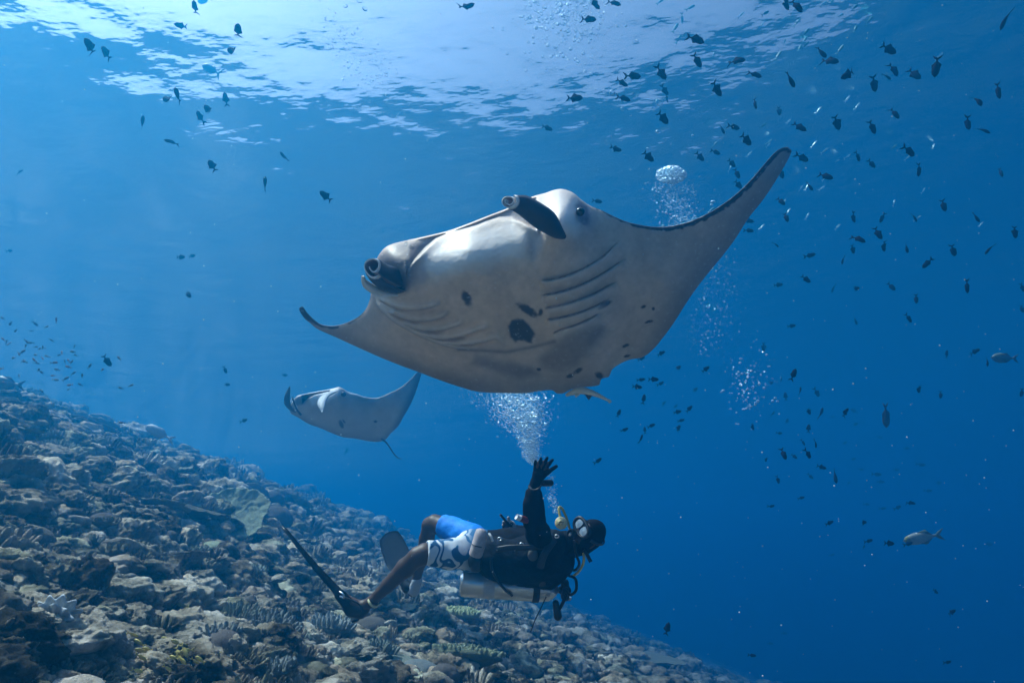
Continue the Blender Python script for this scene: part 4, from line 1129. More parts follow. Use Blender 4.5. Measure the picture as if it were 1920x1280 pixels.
# pouch roll and light, wrist computer, anklet, sock
pk = mat('pink_roll', (.55, .45, .44), .65, noise=(16, .6, (.28, .23, .22)), bump=(18, .5, .01))
V, Q, T = tube(smooth_path([A(905, 997, 4.02), A(902, 1004, 4.0), A(896, 1025, 3.98), A(891, 1041, 3.98)], 16), [.035] + [.046] * 14 + [.040], 20)
roll = dpart('rolled_buoy', mesh_np('roll', V, Q, T, mats=[pk]))
dpart('elastic_band', strip([(885, 1020, 3.96), (892, 1023, 3.935), (900, 1025, 3.935), (907, 1026, 3.97)], .004, .004, [rub], 'band'), roll)
dpart('reel_pouch', sdf_mesh('pouch', [(A(891, 1050, 3.98), A(893, 1062, 4.0), .045, .04)], .008, .02, [rub], lambda P: .01 * fbm(P * 25, 2, 7)))
dpart('white_buckle', strip([(917, 999, 4.04), (921, 1006, 4.02), (924, 1014, 4.02)], .011, .006, [mat('white_plastic', (.75, .75, .73), .4)], 'buckle'))
wc = dpart('dive_computer', sdf_mesh('comp', [(A(1019, 905, 3.9), A(1032, 905, 3.92), .022, .022)], .005, .01, [rub]))
dpart('wrist_strap', strip([(992, 910, 3.9), (997, 917, 3.87), (1006, 917, 3.87), (1016, 909, 3.88)], .010, .005, [webb], 'strap'), wc)
red = mat('dark_red_rubber', (.16, .02, .025), .5)
tor = dpart('arm_torch', strip([(993, 976, 3.9), (984, 974, 3.88), (976, 971, 3.87)], .022, .022, [red], 'torch'))
dpart('torch_head', strip([(977, 971, 3.87), (972, 970, 3.865), (968, 968, 3.86)], .019, .019, [mat('torch_white', (.8, .8, .8), .35)], 'head'), tor)
V, Q, T = tube([A(702, 1131, 4.02), A(697, 1127, 4.04)], [.047, .047], 24, caps=False)
aw = np.array(at(700, 1128, 4.03)); ad = np.array(at(728, 1096, 4.0)) - aw; ad /= np.linalg.norm(ad)
V, Q, T = tube([tuple(aw - ad * .008), tuple(aw - ad * .006), tuple(aw + ad * .006), tuple(aw + ad * .008)], [.037, .043, .043, .037], 24)
dpart('anklet', mesh_np('anklet', V, Q, T, mats=[mat('pale_yellow_band', (.78, .72, .42), .5)]))
dpart('sock', sdf_mesh('sock', [(A(782, 1088, 4.71), A(776, 1106, 4.73), .042, .044), (A(776, 1106, 4.73), A(762, 1101, 4.75), .042, .036)], .008, .02, [mat('grey_sock', (.42, .46, .52), .8)]))

# fins: the near one seen edge on, the far one broad side
def fin(name, root, tip, side, wid, thick, foot_pts, m_, lbl, ribs):
    r0, t0 = Vector(root), Vector(tip); ax2 = (t0 - r0).normalized(); Lf = (t0 - r0).length; sd = Vector(side); sd = (sd - ax2 * sd.dot(ax2)).normalized(); nr = ax2.cross(sd)
    B = Buf(); nu, nv = 26, 13; G = []
    for sgn in (1, -1):
        for i in range(nu):
            u_ = i / (nu - 1)
            w_ = wid * (.42 + .58 * sstep(0, .55, u_)) * (1 - .22 * u_ ** 6)
            for j in range(nv):
                v_ = j / (nv - 1) * 2 - 1
                x = u_ * Lf * (1 - .07 * v_ * v_ * (u_ > .5))
                z = sgn * (thick * (1 - .75 * u_) * .5 + (.012 * (1 - .6 * u_) * (abs(v_) > .88)) + .004 * abs(math.sin(v_ * 9))) - .10 * Lf * (u_ ** 2) * .6
                G.append(tuple(r0 + ax2 * x + sd * (v_ * w_) + nr * z))
    Q = grid_faces(nu, nv); n0 = nu * nv
    rimq = [(i * nv, (i + 1) * nv, n0 + (i + 1) * nv, n0 + i * nv) for i in range(nu - 1)] + [(i * nv + nv - 1, n0 + i * nv + nv - 1, n0 + (i + 1) * nv + nv - 1, (i + 1) * nv + nv - 1) for i in range(nu - 1)]
    rimq += [((nu - 1) * nv + j, (nu - 1) * nv + j + 1, n0 + (nu - 1) * nv + j + 1, n0 + (nu - 1) * nv + j) for j in range(nv - 1)]
    B.add(G, np.vstack([Q, Q[:, ::-1] + n0, np.array(rimq)]))
    f = dpart('swim_fin', B.mesh('blade', [m_]), label=lbl)
    dpart('foot_pocket', sdf_mesh('pocket', lim(foot_pts), .008, .02, [rub]), f)
    return f
fin_b = mat('black_fin', (.010, .012, .013), .35, spec=.5)
fin_g = mat('grey_fin', (.07, .085, .10), .5, noise=(6, .5, (.04, .05, .06)))
f1 = fin('fin', A(655, 1130, 4.05), A(519, 994, 4.12), tuple(at(590, 1062, 1).normalized()), .105, .03, [(690, 1132, 4.05, .030), (676, 1143, 4.05, .052), (660, 1140, 4.05, .050), (640, 1117, 4.05, .034), (625, 1101, 4.06, .022)], fin_b, 'long black fin seen edge on, pointing up left', True)
dpart('fin_buckle', strip([(636, 1108, 3.98), (643, 1113, 3.96), (645, 1120, 3.96), (637, 1117, 3.97)], .006, .006, [chrome], 'buckle'), f1)
dpart('fin_strap', strip([(640, 1118, 3.98), (658, 1124, 3.97), (676, 1136, 3.99), (672, 1160, 4.03), (660, 1164, 4.06)], .010, .006, [rub], 'strap'), f1)
f2 = fin('fin', A(768, 1098, 4.74), A(728, 1000, 4.98), tuple(RV * 1.0 + UV * .25 + FV * .1), .105, .02, [(777, 1104, 4.73, .046), (764, 1100, 4.75, .044), (752, 1078, 4.80, .035)], fin_g, 'translucent grey fin held behind the near shin', True)
# pointer in the far hand
dpart('pointer_stick', strip([(938, 964, 4.3), (950, 978, 4.31), (962, 990, 4.33), (968, 997, 4.35)], .009, .009, [rub], 'pointer'))
# ------------------------------------------------------------------ fish
def fish_shape(bend=0.0, deep=.46, thick=.17, fins=1.0, tail=1.0, nose=.0, n=11, m=8, tailfork=.55, fin_back=.0):
    """unit long fish heading +X, back to +Z; returns body, dorsal, anal, tail pieces"""
    t = np.linspace(0, 1, n)
    h = deep * .5 * np.interp(t, [0, .06, .2, .42, .62, .8, .92, 1], [.06, .38, .82, 1, .82, .42, .2, .2])
    w = thick * .5 * np.interp(t, [0, .06, .2, .42, .62, .8, .92, 1], [.1, .5, .95, 1, .8, .45, .22, .12])
    x = .5 - t * .80
    yb = bend * np.clip(t - .35, 0, 1) ** 2
    ang = np.linspace(0, 2 * np.pi, m, endpoint=False)
    V = np.stack([np.broadcast_to(x[:, None], (n, m)), yb[:, None] + w[:, None] * np.cos(ang), h[:, None] * np.sin(ang) + nose * (1 - t)[:, None] * .1], -1).reshape(-1, 3)
    Q = grid_faces(n, m, wrap_v=True)
    V = np.vstack([V, [x[0] + .015, 0, nose * .1], [x[-1], yb[-1], 0]])
    T = [(n * m, (k + 1) % m, k) for k in range(m)] + [(n * m + 1, (n - 1) * m + k, (n - 1) * m + (k + 1) % m) for k in range(m)]
    def slab(pts, yv, th=.012):
        P = np.array(pts, float); k = len(P)
        yy = np.array([bend * max(.5 - p[0] - .28, 0) ** 2 * 1.5 for p in P]) if yv is None else yv
        A_ = np.stack([P[:, 0], yy - th / 2, P[:, 1]], -1); B_ = np.stack([P[:, 0], yy + th / 2, P[:, 1]], -1)
        tri = [(0, i, i + 1) for i in range(1, k - 1)] + [(k, k + i + 1, k + i) for i in range(1, k - 1)]
        qd = [(i, k + i, k + (i + 1) % k, (i + 1) % k) for i in range(k)]
        return np.vstack([A_, B_]), np.array(qd), np.array(tri)
    dz = deep * .5
    dorsal = slab([(.14, dz * .93), (-.07, dz * .72 + .15 * fins), (-.14, dz * .50 + .07 * fins), (-.21, dz * .26), (-.06, dz * .5)], None)
    anal = slab([(.12, -dz * .93), (-.07, -dz * .70 - .13 * fins), (-.14, -dz * .48 - .06 * fins), (-.21, -dz * .26), (-.06, -dz * .5)], None)
    s = .15 * tail
    tf = slab([(-.28, .02), (-.36, s * .9), (-.50, s * 1.5), (-.40, s * tailfork * .4), (-.385, 0), (-.40, -s * tailfork * .4), (-.50, -s * 1.5), (-.36, -s * .9), (-.28, -.02)], None)
    return (V, Q, np.array(T)), dorsal, anal, tf

def fish_mesh(name, m_, col=(1, 1, 1), **k):
    B = Buf()
    for V, Q, T in fish_shape(**k): B.add(V, Q, T, col)
    return B.mesh(name, [m_], smooth=True)
trig_m = mat('dark_fish', (.006, .009, .020), .9, spec=.05)
trigs = [fish_mesh('triggerfish', trig_m, bend=b_, deep=d_, fins=f_, thick=w_) for b_, d_, f_, w_ in [(0, .40, 1, .18), (.5, .38, .8, .2), (-.5, .36, 1.1, .2), (.25, .36, .6, .19), (0, .40, .5, .24)]]
slim = fish_mesh('slim', trig_m, bend=.3, deep=.25, fins=.35, thick=.18, tail=.7)

def aim(o, heading, yaw=0.0, roll=0.0):
    """heading in degrees in the picture (0 right, 90 up), yaw turns the fish towards or away from the camera"""
    a = math.radians(heading)
    f = (RV * math.cos(a) + UV * math.sin(a)) * math.cos(yaw) + FV * math.sin(yaw)
    f.normalize()
    z = RV * -math.sin(a) + UV * math.cos(a)
    if z.z < 0: z = -z
    z = (z - f * z.dot(f)).normalized(); y = z.cross(f)
    z2 = z * math.cos(roll) + y * math.sin(roll); y2 = z2.cross(f)
    o.rotation_mode = 'QUATERNION'
    o.rotation_quaternion = Matrix((f, y2, z2)).transposed().to_quaternion()

ORD = 'first second third fourth fifth sixth seventh eighth ninth tenth eleventh twelfth thirteenth fourteenth fifteenth sixteenth seventeenth eighteenth nineteenth twentieth'.split()
def side_word(h):
    h %= 360
    return ('facing right' if h < 22 or h > 338 else 'facing up right' if h < 68 else 'facing up' if h < 112 else 'facing up left' if h < 158 else 'facing left' if h < 202
            else 'facing down left' if h < 248 else 'facing down' if h < 292 else 'facing down right')
# x, y, length in pixels, heading, [s slim view | f farther and hazier | g far and ghostly]
DARK = """171,89,38,125 199,100,32,125 365,15,28,95,s 340,49,24,170 446,59,34,95,s 437,97,30,150 333,179,32,110,s 316,188,30,155 423,186,24,95 391,207,28,130 374,219,26,115
267,230,26,80,s 323,266,28,170,s 398,311,28,125 533,295,24,125,s 497,345,26,80,s 611,368,28,140 35,323,16,40,s 875,14,32,25 1115,8,28,-50 1103,36,30,-12 1151,5,28,-25 1077,184,30,-8 1026,240,22,-15
1187,142,32,5 1166,155,26,-30 1169,184,28,-18 1240,138,30,-60 1246,170,22,-55 1250,184,16,-65,s 1305,73,34,-22 1307,113,30,-58 1381,113,30,-10 1415,139,28,-32 1343,167,32,-50 1482,149,34,-60,s
1415,194,24,-78,s 1461,208,18,-88 1243,221,28,-38 1354,242,20,-60,s 1376,238,24,-12 1399,262,28,-35 1154,280,24,-12 1215,293,28,-38 1312,294,22,-45 1342,285,20,-20 1372,306,20,-45 1382,325,22,-68
1384,346,20,-42 1465,325,20,-65,s 1120,377,20,-12 1464,377,20,-55 1474,407,20,-78 1472,6,28,-52 1494,10,34,-62 1884,36,34,-94,s 1540,98,28,-62,s 1556,113,30,-28 1666,92,32,-32 1677,130,28,-62
1663,143,20,-42,s 1592,139,34,208 1639,157,28,-65,s 1714,139,28,-58 1755,125,34,-80,s 1835,187,28,-88 1871,170,32,-74,s 1499,238,28,-40 1569,230,28,-62 1636,238,28,-68 1678,212,26,-65 1814,231,28,-92
1843,243,26,-42,s 1705,283,30,-30 1609,293,20,-60 1634,307,20,-48,s 1724,318,24,-88 1505,296,26,-22 1548,330,26,-30 1518,349,20,-70,s 1876,323,20,-82,s 1769,385,24,-70,s 1830,407,22,-65,s 1715,407,20,-75,s
1654,408,20,250 1599,408,20,-80 1403,414,20,-15 1404,432,20,-5 1455,458,16,-40,s 1518,479,20,15 1580,487,18,260,s 1610,447,26,-38 1599,467,18,-72 1646,437,26,-72 1656,461,22,-68 1662,483,12,-88,f
1700,465,20,-62,s 1787,469,24,-62,s 1855,466,24,240,s 1903,435,24,-92 1739,493,24,230 1511,523,20,-42 1459,534,15,5 1562,540,18,260,sf 1604,541,18,10 1671,537,18,-55,s 1718,560,18,-92,s 1813,537,26,-68,s
1917,539,18,-70 1484,611,15,10 1604,601,18,-58,sf 1704,596,20,-58 1916,579,14,-90 1432,650,18,-90,f 1488,702,24,62 1465,713,14,90,sf 1501,733,16,80,s 1532,736,18,-58,f 1473,743,16,92,f 1516,770,16,-60
1540,775,24,90,sf 1584,773,20,50 1602,770,14,150,g 1722,728,18,-70 1764,740,14,-90 1775,664,16,70 1827,659,18,30 1852,678,18,-90,s 1916,736,16,-90 1239,662,18,20 1202,672,15,20 1271,690,15,35 1323,692,16,40
1202,712,16,15 1225,711,19,0 1239,719,14,30 1194,725,20,-5 1207,748,18,75 1303,731,14,40,f 1244,756,12,45,f 1267,762,11,60,f 1270,772,15,15 1292,766,16,45 1160,775,17,70 1221,798,16,25 1209,806,12,90
1171,806,16,30 1202,823,18,70,s 1277,788,14,15 1271,803,16,45 1121,864,18,35 1410,799,16,-60 1462,812,11,0 1445,718,12,20 1469,850,22,-75 1436,860,12,-80 1489,855,12,-40 1459,899,15,-80 1506,829,13,-60
1516,803,16,80 1530,831,18,-82,s 1516,851,20,-62 1540,875,16,-18 1566,892,26,-90,sf 1520,893,13,-40,f 1502,933,13,20 1447,949,13,10 1555,980,17,25 1618,979,17,0 1629,1014,17,15 1620,1025,9,80 1667,1018,21,-5
1703,1019,18,20 1707,942,15,-8 1684,951,14,20,f 1655,953,14,10,g 1625,945,12,0,g 1741,920,14,10,g 1644,889,18,0,g 1651,903,14,0,g 1727,871,15,0,g 1603,795,14,10,g 1584,830,12,10,g 1560,781,12,0,g
1754,1108,14,-38 1784,1147,17,30 1777,1241,16,8 1410,1228,15,0 1444,1205,11,0,g 1470,1186,11,0,g 1854,1020,13,10,g 1251,1178,22,68 339,482,18,0 360,480,14,15 352,551,20,-42 200,676,24,-60 422,693,14,-75
425,721,14,5 533,703,14,0,f 458,788,14,20 19,470,12,0 425,625,10,80,f 375,623,12,10,g 650,845,12,70,g 586,867,9,90,g 875,290,28,0,g 825,320,22,0,g 783,387,22,-5,g 740,425,22,0,g 722,440,18,15,g
858,393,18,-20,g 1560,1040,12,10,g 1600,860,12,0,g 1680,880,12,0,g 1760,905,13,0,g 1590,905,12,0,g 1700,840,12,0,g 1650,820,11,0,g 1615,880,11,0,g 1450,775,11,60,f 1476,790,12,90,f 1390,640,9,0,g"""
ZONES = [((0, 0, 640, 150), 'high against the bright surface at upper left'), ((0, 150, 640, 400), 'below the bright surface at upper left'), ((860, 0, 1200, 200), 'beside the bubble cloud at top centre'),
         ((0, 400, 700, 900), 'between the reef and the small manta'), ((960, 200, 1300, 400), 'above the big manta'), ((1200, 0, 1450, 200), 'right of the bubble cloud under the rippled surface'),
         ((1300, 200, 1460, 360), 'around the big manta wing tip'), ((1100, 360, 1480, 480), 'just behind the raised wing of the manta'), ((1460, 0, 1690, 165), 'among silver fish at upper right'), ((1690, 0, 1920, 210), 'near the top right corner'),
         ((1460, 165, 1660, 360), 'right of the raised wing tip'), ((1660, 200, 1920, 360), 'in the upper right under the corner fish'), ((1430, 360, 1690, 560), 'halfway down right of the manta wing'), ((1690, 360, 1920, 620), 'at the right edge halfway down'),
         ((1100, 600, 1260, 900), 'left part of the school below the manta tail'), ((1260, 600, 1400, 830), 'right part of the school below the manta tail'), ((1400, 560, 1690, 760), 'above the hazy school at lower right'), ((1690, 580, 1920, 760), 'around the grey parrotfish'),
         ((1380, 760, 1600, 910), 'in the hazy school right of the bubbles'), ((1400, 910, 1760, 1060), 'around the pale striped fish'), ((1200, 1060, 1920, 1280), 'in the dark water at bottom right')]
rows = []
for tok in DARK.split():
    q = tok.split(','); rows.append([float(q[0]), float(q[1]), float(q[2]), float(q[3]), q[4] if len(q) > 4 else ''])
byz = {}
fr_ = random.Random(3)
for r in rows:
    x, y, ln, hdg, fl = r
    if 'g' in fl: z = None
    else:
        z = next((k for k, (b_, _) in enumerate(ZONES) if b_[0] <= x < b_[2] and b_[1] <= y < b_[3]), None)
    byz.setdefault(z, []).append(r)
def dark_fish(r, label, group):
    x, y, ln, hdg, fl = r
    real = .125 * fr_.uniform(.93, 1.07)
    if 'g' in fl: real *= 2.7
    elif 'f' in fl: real *= 1.7
    d = real * FPX / ln
    s_ = 's' in fl
    me = fr_.choice([slim, trigs[4], trigs[3]]) if s_ else fr_.choice(trigs[:4])
    o = ob('triggerfish', me, None, at(x, y, d), label, 'fish', group)
    yaw = fr_.uniform(-.45, .45); o.scale = (real / .98 / math.cos(yaw),) * 3
    aim(o, hdg, yaw, fr_.uniform(.5, 1.1) * fr_.choice((-1, 1)) if s_ else fr_.uniform(-.35, .35))
for z, rs in byz.items():
    if z is None:
        for r in rs:
            if r[0] < 1000: lb, g_ = 'faint hazy blue-grey fish far away behind the mantas', 'faint fish far behind the mantas'
            else: lb, g_ = 'faint ghostly fish deep in the blue haze at lower right', 'faint fish in the deep blue'
            dark_fish(r, lb, g_)
        continue
    rs.sort()
    for k, r in enumerate(rs):
        ph = ZONES[z][1]
        lb = f'dark triggerfish {side_word(r[3])}, {ORD[k]} from left of those {ph}' if len(rs) > 1 else f'dark triggerfish {side_word(r[3])} {ph}'
        w = lb.split()
        if len(w) > 16: lb = f'dark fish, {ORD[k]} from left of those {ph}'
        dark_fish(r, lb, 'dark triggerfish ' + ph)

# fish with a look of their own, built with parts
def part_fish(name, cat, label, x, y, ln, hdg, real, m_body, m_fin, yaw=.1, roll=0, group=None, pec=True, **k):
    d = real * FPX / ln
    (bV, bQ, bT), dor, ana, tl = fish_shape(**k)
    t = thing(name, at(x, y, d), label, cat, group)
    t.scale = (real / .95,) * 3; aim(t, hdg, yaw, roll)
    ob('body', mesh_np('body', bV, bQ, bT, mats=[m_body]), t)
    ob('dorsal_fin', mesh_np('dorsal', *dor, mats=[m_fin]), t); ob('anal_fin', mesh_np('anal', *ana, mats=[m_fin]), t); ob('tail_fin', mesh_np('tailfin', *tl, mats=[m_fin]), t)
    V, Q = ball(.018, 1, .6, 1, 8)
    for s in (-1, 1): ob('eye', mesh_np('eye', V + np.array([.38, s * k.get('thick', .17) * .36, k.get('deep', .46) * .12]), Q, mats=[eye_mat]), t)
    if pec:
        for s in (-1, 1):
            V = np.array([(.18, s * .07, -.02), (.06, s * .15, -.10), (.02, s * .13, -.15), (.10, s * .08, -.09)]); V = np.vstack([V, V + np.array([0, s * .008, .0])])
            ob('pectoral_fin', mesh_np('pec', V, [(0, 1, 2, 3), (7, 6, 5, 4), (0, 4, 5, 1), (1, 5, 6, 2), (2, 6, 7, 3), (3, 7, 4, 0)], mats=[m_fin], smooth=False), t)
    return t
gp = mat('grey_parrotfish', (.06, .10, .09), .5, noise=(9, .5, (.10, .13, .10))); gp2 = mat('grey_fin', (.03, .05, .07), .5)
part_fish('parrotfish', 'fish', 'stout grey-green parrotfish facing left near the right edge', 1884, 671, 46, 178, .36, gp, gp2, deep=.40, thick=.2, fins=.3, tail=.8, tailfork=.3)
ws = mat('silver_wrasse', (.24, .26, .25), .5, noise=(6, .6, (.15, .18, .16))); ws2 = mat('dusky_fin', (.08, .12, .10), .5)
w_ = part_fish('wrasse', 'fish', 'pale silvery fish with a dark-barred yellowish head swimming in the lower right', 1732, 1007, 70, 192, .52, ws, ws2, deep=.32, thick=.15, fins=.5, tail=.7, tailfork=.4)
wy = mat('yellow_head', (.16, .16, .05), .5)
V, Q = ball(1, .115, .068, .105, 12); V[:, 0] = V[:, 0] + .36
ob('head_patch', mesh_np('headp', V, Q, mats=[wy]), w_)
lg = mat('slate_fish', (.03, .035, .04), .5)
part_fish('fish', 'fish', 'long slender dark fish hanging head down left of the parrotfish', 1661, 778, 46, -84, .36, lg, lg, deep=.30, thick=.22, fins=.3, tail=.5, pec=False)
pf = mat('pale_parrotfish', (.42, .46, .50), .5, noise=(8, .5, (.30, .34, .40)))
part_fish('parrotfish', 'fish', 'pale parrotfish resting on the skyline of the reef behind the rubble', 300, 812, 62, 155, .62, pf, pf, deep=.32, thick=.2, fins=.3, tail=.6)
part_fish('fish', 'fish', 'grey fish half cut off by the left edge above the reef crest', 14, 718, 70, 172, .55, mat('grey_fish', (.12, .14, .16), .5), gp2, deep=.34, thick=.2, fins=.3, tail=.6)
bl = mat('blue_fish', (.10, .34, .50), .5)
part_fish('fish', 'fish', 'translucent pale blue fish against the rippled window at upper left', 397, 131, 42, 152, .30, bl, bl, deep=.36, thick=.15, fins=.3, tail=1.2)
part_fish('fish', 'fish', 'pale blue reef fish cut off by the top edge at upper left', 384, 0, 28, 190, .24, bl, bl, deep=.5, thick=.15, fins=.3, tail=.8)

# silver fusiliers, slim, streaming up to the right
fus_m = mat('silver_blue', (.30, .60, .72), .28, spec=.7, metal=.25); fus_d = mat('teal_back', (.04, .22, .28), .5)
fus = fish_mesh('fus', fus_m, deep=.2, thick=.12, fins=.12, tail=.7); fusd = fish_mesh('fusd', fus_d, deep=.26, thick=.13, fins=.15, tail=.8)
fus.name = 'fusilier'
for (x, y, ln, h) in [(1238, 3, 20, 40), (1294, 15, 21, 30), (1279, 34, 20, -84), (1266, 53, 22, 58), (1272, 74, 22, 56), (1339, 102, 16, 60), (1344, 90, 18, 175)]:
    o = ob('fusilier', fusd, None, at(x, y, .2 * FPX / ln), 'teal fusilier swimming across the bright surface patch right of the bubble cloud', 'fish', 'teal fusiliers under the bright surface'); o.scale = (.215,) * 3; aim(o, h, .1, .2)
for k in range(135):
    while True:
        x = 1330 + 570 * fr_.random(); y = 430 * fr_.random() ** 1.25
        if fr_.random() < math.exp(-((x - 1600 + .25 * y) / 190) ** 2) and (x, y) != 0: break
    ln = fr_.uniform(10, 17) * (1.25 if y < 110 else 1)
    o = ob('fusilier', fusd if (y < 105 and fr_.random() < .7) or fr_.random() < .12 else fus, None, at(x, y, .16 * FPX / ln),
           'tiny silvery blue fusilier streaming up right through the dark fish', 'fish', 'silvery fusiliers at upper right')
    o.scale = (.17,) * 3; aim(o, 45 + fr_.gauss(0, 10), fr_.uniform(-.4, .4), fr_.uniform(-.8, .8))

# tiny reef fish over the left crest, yellow fish in the foreground
anth = [fish_mesh('tiny_reef_fish', mat('dusky_anthias', (.05, .05, .06), .5), deep=.36, fins=.3), fish_mesh('tiny_orange_fish', mat('orange_anthias', (.20, .09, .05), .6), deep=.36, fins=.3)]
for k in range(62):
    x = abs(fr_.gauss(0, 105)); y = 640 + x * .38 + fr_.gauss(0, 34)
    d = fr_.uniform(6.5, 9.5); ora = fr_.random() < .3
    o = ob('anthias', anth[int(ora)], None, at(x, y, d), 'tiny orange-brown fish hovering over the left crest of the reef' if ora else 'tiny dark fish hovering over the left crest of the reef', 'fish', 'tiny orange fish over the left crest' if ora else 'tiny dark fish over the left crest')
    s = fr_.uniform(.055, .095); o.scale = (s,) * 3; aim(o, fr_.choice((20, 160, 200, -30, 60)) + fr_.gauss(0, 15), fr_.uniform(-.6, .6), fr_.uniform(-.5, .5))
yel = mat('yellow_fish', (.58, .46, .12), .45); ym = fish_mesh('yellow_fish', yel, deep=.34, thick=.14, fins=.2, tail=.8)
for k in range(46):
    x, y = fr_.gauss(345, 48), fr_.gauss(1205, 28)
    if k < 6: x, y = [(258, 1150), (228, 1185), (262, 1205), (250, 1120), (315, 1168), (352, 1165)][k]
    p, d = ground_at(x, y); d = max(d - fr_.uniform(.22, .5), 1.2)
    o = ob('yellow_fish', ym, None, at(x, y, d), 'small yellow snapper in the tight school over the foreground rubble', 'fish', 'yellow fish schooling over the foreground rocks')
    s = fr_.uniform(.045, .07) * d / 2.6; o.scale = (s,) * 3; aim(o, fr_.choice((-28, -20, 150, 160, -50)) + fr_.gauss(0, 12), fr_.uniform(-.5, .5), fr_.uniform(-.3, .3))

# the remora under the manta
rem_m = mat('remora_skin', (.85, .80, .68), .45, noise=(10, .3, (.5, .48, .4)))
S = smooth_path([(1061, 741, 3.62, 2.5), (1072, 736, 3.61, 5), (1088, 732, 3.6, 6.5), (1105, 735, 3.6, 6), (1122, 741, 3.6, 4), (1136, 748, 3.6, 2.5), (1144, 753, 3.6, 1.5)], 26)
P = at_np(S[:, 0], S[:, 1], S[:, 2]); rp = Vector(P[8])
rem = thing('remora', rp, 'pale slender remora hanging under the tail of the big manta', 'fish')
V, Q, T = tube(P, S[:, 3] * S[:, 2] / FPX, 12, squash=.9, up=(0, 1, 0))
part('body', mesh_np('remora', V, Q, T, mats=[rem_m]), rem)
def thin(name, pts, d, m_, parent, th=.006, **k):
    a_ = np.array([A(x, y, d) for x, y in pts]); b_ = a_ + np.array(FV) * th; n = len(pts)
    return part(name, mesh_np(name, np.vstack([a_, b_]), [(i, (i + 1) % n, n + (i + 1) % n, n + i) for i in range(n)], [(0, i, i + 1) for i in range(1, n - 1)] + [(n, n + i + 1, n + i) for i in range(1, n - 1)], smooth=False, mats=[m_]), parent, **k)
thin('tail_fin', [(1138, 747), (1142, 756), (1147, 753), (1144, 749)], 3.6, rem_m, rem)
thin('fin', [(1095, 738), (1104, 750), (1112, 740)], 3.59, mat('remora_fin', (.05, .08, .14), .5), rem)
thin('fin', [(1076, 738), (1080, 745), (1088, 739)], 3.59, rem_m, rem)

# ------------------------------------------------------------------ bubbles and drifting specks
bub = bpy.data.materials.new('air_bubble'); bub.use_nodes = True
N, L = bub.node_tree.nodes, bub.node_tree.links; N.clear()
fr2 = N.new('ShaderNodeFresnel'); fr2.inputs['IOR'].default_value = .75
tr = N.new('ShaderNodeBsdfTransparent'); gl = N.new('ShaderNodeBsdfGlossy'); gl.inputs['Roughness'].default_value = .12; gl.inputs['Color'].default_value = (.62, .86, 1, 1)
df = N.new('ShaderNodeBsdfDiffuse'); df.inputs['Color'].default_value = (.58, .80, .92, 1)
m1 = N.new('ShaderNodeMixShader'); m1.inputs[0].default_value = .5; L.new(gl.outputs[0], m1.inputs[1]); L.new(df.outputs[0], m1.inputs[2])
m2 = N.new('ShaderNodeMixShader'); L.new(fr2.outputs[0], m2.inputs[0]); L.new(tr.outputs[0], m2.inputs[1]); L.new(m1.outputs[0], m2.inputs[2])
mo = N.new('ShaderNodeOutputMaterial'); L.new(m2.outputs[0], mo.inputs['Surface'])
bI = ICO[2]; bJ = ICO[1]; br = np.random.default_rng(9)
def plume(name, label, cat, pts):
    """pts: list of (x, y, depth, radius in pixels)"""
    B = Buf()
    for (x, y, d, r) in pts:
        V, F = (bI if r > 1.6 else bJ)
        R = r * d / FPX; sq = .55 + .35 * br.random() if r > 1.8 else .85
        th = br.random() * 6.28; c, s = math.cos(th), math.sin(th)
        W = V * np.array([1.25, 1.0, sq]) * (1 + (.16 * vnoise(V * 1.7 + br.random() * 50, 2))[:, None])
        W = W @ np.array([[c, -s, 0], [s, c, 0], [0, 0, 1]]).T
        tl = br.normal() * .35; W = W @ np.array([[1, 0, 0], [0, math.cos(tl), -math.sin(tl)], [0, math.sin(tl), math.cos(tl)]]).T
        B.add(W * R + np.array(at(x, y, d)), T=F)
    return ob(name, B.mesh(name, [bub]), None, None, label, cat, kind='stuff')
def along(path, n, rmin, rmax, dd=.12, power=2.2):
    S = smooth_path(path, 60); out = []
    for _ in range(n):
        k = min(int(60 * br.random()), 59); x, y, d, w = S[k]
        rr = rmin + (rmax - rmin) * br.random() ** power
        out.append((x + br.normal() * w * .5, y + br.normal() * w * .22, d + br.normal() * dd, rr))
    return out
plume('bubble_plume', 'dense white plume of exhaled bubbles rising from the diver to the manta belly', 'bubbles',
      along([(1000, 866, 4.15, 10), (994, 840, 4.15, 17), (990, 810, 4.2, 28), (978, 780, 4.2, 46), (962, 752, 4.25, 58), (950, 725, 4.3, 60)], 6500, .4, 1.8, .08) +
      along([(1005, 800, 4.15, 20), (992, 770, 4.15, 30), (985, 745, 4.2, 36)], 110, 1.8, 4.6, .06))
plume('bubble_plume', 'thin chain of bubbles between the raised arm and the yellow hose', 'bubbles',
      along([(1043, 962, 4.12, 7), (1036, 940, 4.15, 9), (1034, 920, 4.15, 12), (1032, 900, 4.15, 10), (1026, 880, 4.2, 8)], 260, .4, 1.8, .05))
cap = [(1258 + 27 * math.cos(a) * q, 328 + 16 * math.sin(a) * q, 4.6 + br.normal() * .05, br.uniform(.7, 3.6) ** 1.0) for a, q in [(br.random() * 6.28, math.sqrt(br.random())) for _ in range(560)]]
plume('bubble_plume', 'mushroom-shaped clump of silvery bubbles above the raised manta wing', 'bubbles',
      cap + along([(1256, 335, 4.6, 50), (1266, 360, 4.6, 44), (1270, 385, 4.65, 38), (1276, 410, 4.7, 40), (1280, 425, 4.7, 30)], 1000, .4, 1.8) + [(1337, 378, 4.6, 3.5), (1334, 384, 4.6, 2.2), (1332, 397, 4.6, 2)])
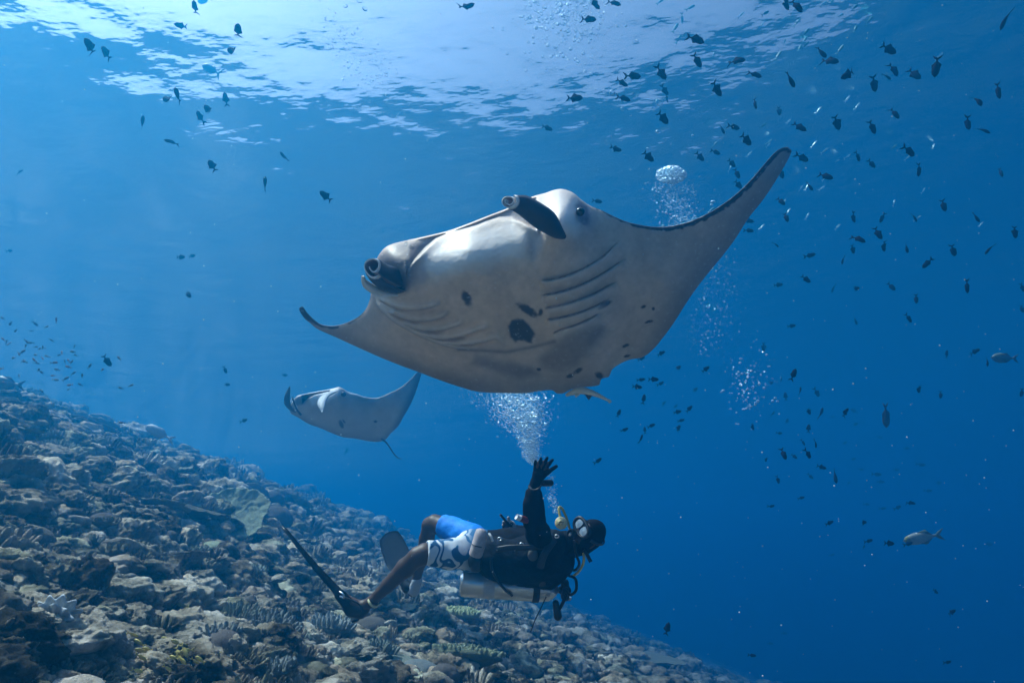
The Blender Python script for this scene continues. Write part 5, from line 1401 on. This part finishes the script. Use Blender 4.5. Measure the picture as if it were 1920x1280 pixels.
plume('bubble_cloud', 'loose cloud of small bubbles seen against the bright surface at top centre', 'bubbles',
      [(1062 + br.normal() * 44 - .02, abs(br.normal()) * 58 - 12, 7 + br.normal() * .4, .8 + 2.4 * br.random() ** 2.6) for _ in range(720)])
plume('bubble_cloud', 'faint drifting trail of tiny bubbles at the ragged edge of the bright surface', 'bubbles',
      [(x, y, 6.4 + br.normal() * .3, .6 + 1.4 * br.random() ** 2.5) for x, y in [((590 + .72 * t + br.normal() * 26), t) for t in [br.normal() * 62 + 130 for _ in range(560)]]])
plume('bubble_cloud', 'scattered small bubbles behind the trailing edge of the big manta', 'bubbles',
      [(1345 - .12 * (t - 480) + br.normal() * 26, t, 4.7 + br.normal() * .3, .45 + 1.1 * br.random() ** 2.6) for t in [480 + 190 * br.random() for _ in range(330)]])
plume('bubble_cloud', 'bright sparkling bubbles above the hazy school right of the remora', 'bubbles',
      [(1405 + br.normal() * 26, 722 + br.normal() * 30, 4.8 + br.normal() * .2, .5 + 2.1 * br.random() ** 2.6) for _ in range(210)])
plume('bubble_cloud', 'few large separate bubbles among the fish below the bubble cloud', 'bubbles',
      [(1148, 175, 5, 5.5), (1236, 192, 5, 6), (1167, 205, 5, 3.2), (1133, 169, 5, 2), (1117, 167, 5, 1.6), (1130, 185, 5, 1.6), (1195, 180, 5, 2), (1233, 247, 5, 3.2), (1187, 175, 5, 1.4), (1245, 232, 5, 1.2), (1299, 254, 5, 2), (1259, 272, 5, 2),
       (1182, 318, 5, 1.8), (1215, 279, 5, 2), (648, 12, 5, 3.5), (684, 17, 5, 4), (662, 63, 5, 3), (637, 59, 5, 1.8), (674, 2, 5, 4), (618, 17, 5, 2), (1137, 266, 5, 1.4), (1170, 290, 5, 1.2)])
B = Buf()
spk = mat('drifting_speck', (.50, .60, .64), .8)
for k in range(700):
    x, y, d = 1920 * br.random(), 1280 * br.random(), 1.0 + 3.0 * br.random()
    r = .55 * (1 + 1.6 * br.random() ** 5) * d / FPX
    B.add(bJ[0] * r + np.array(at(x, y, d)), T=bJ[1])
ob('drifting_specks', B.mesh('specks', [spk]), None, None, 'white drifting specks of plankton scattered through the water', 'plankton', kind='stuff')
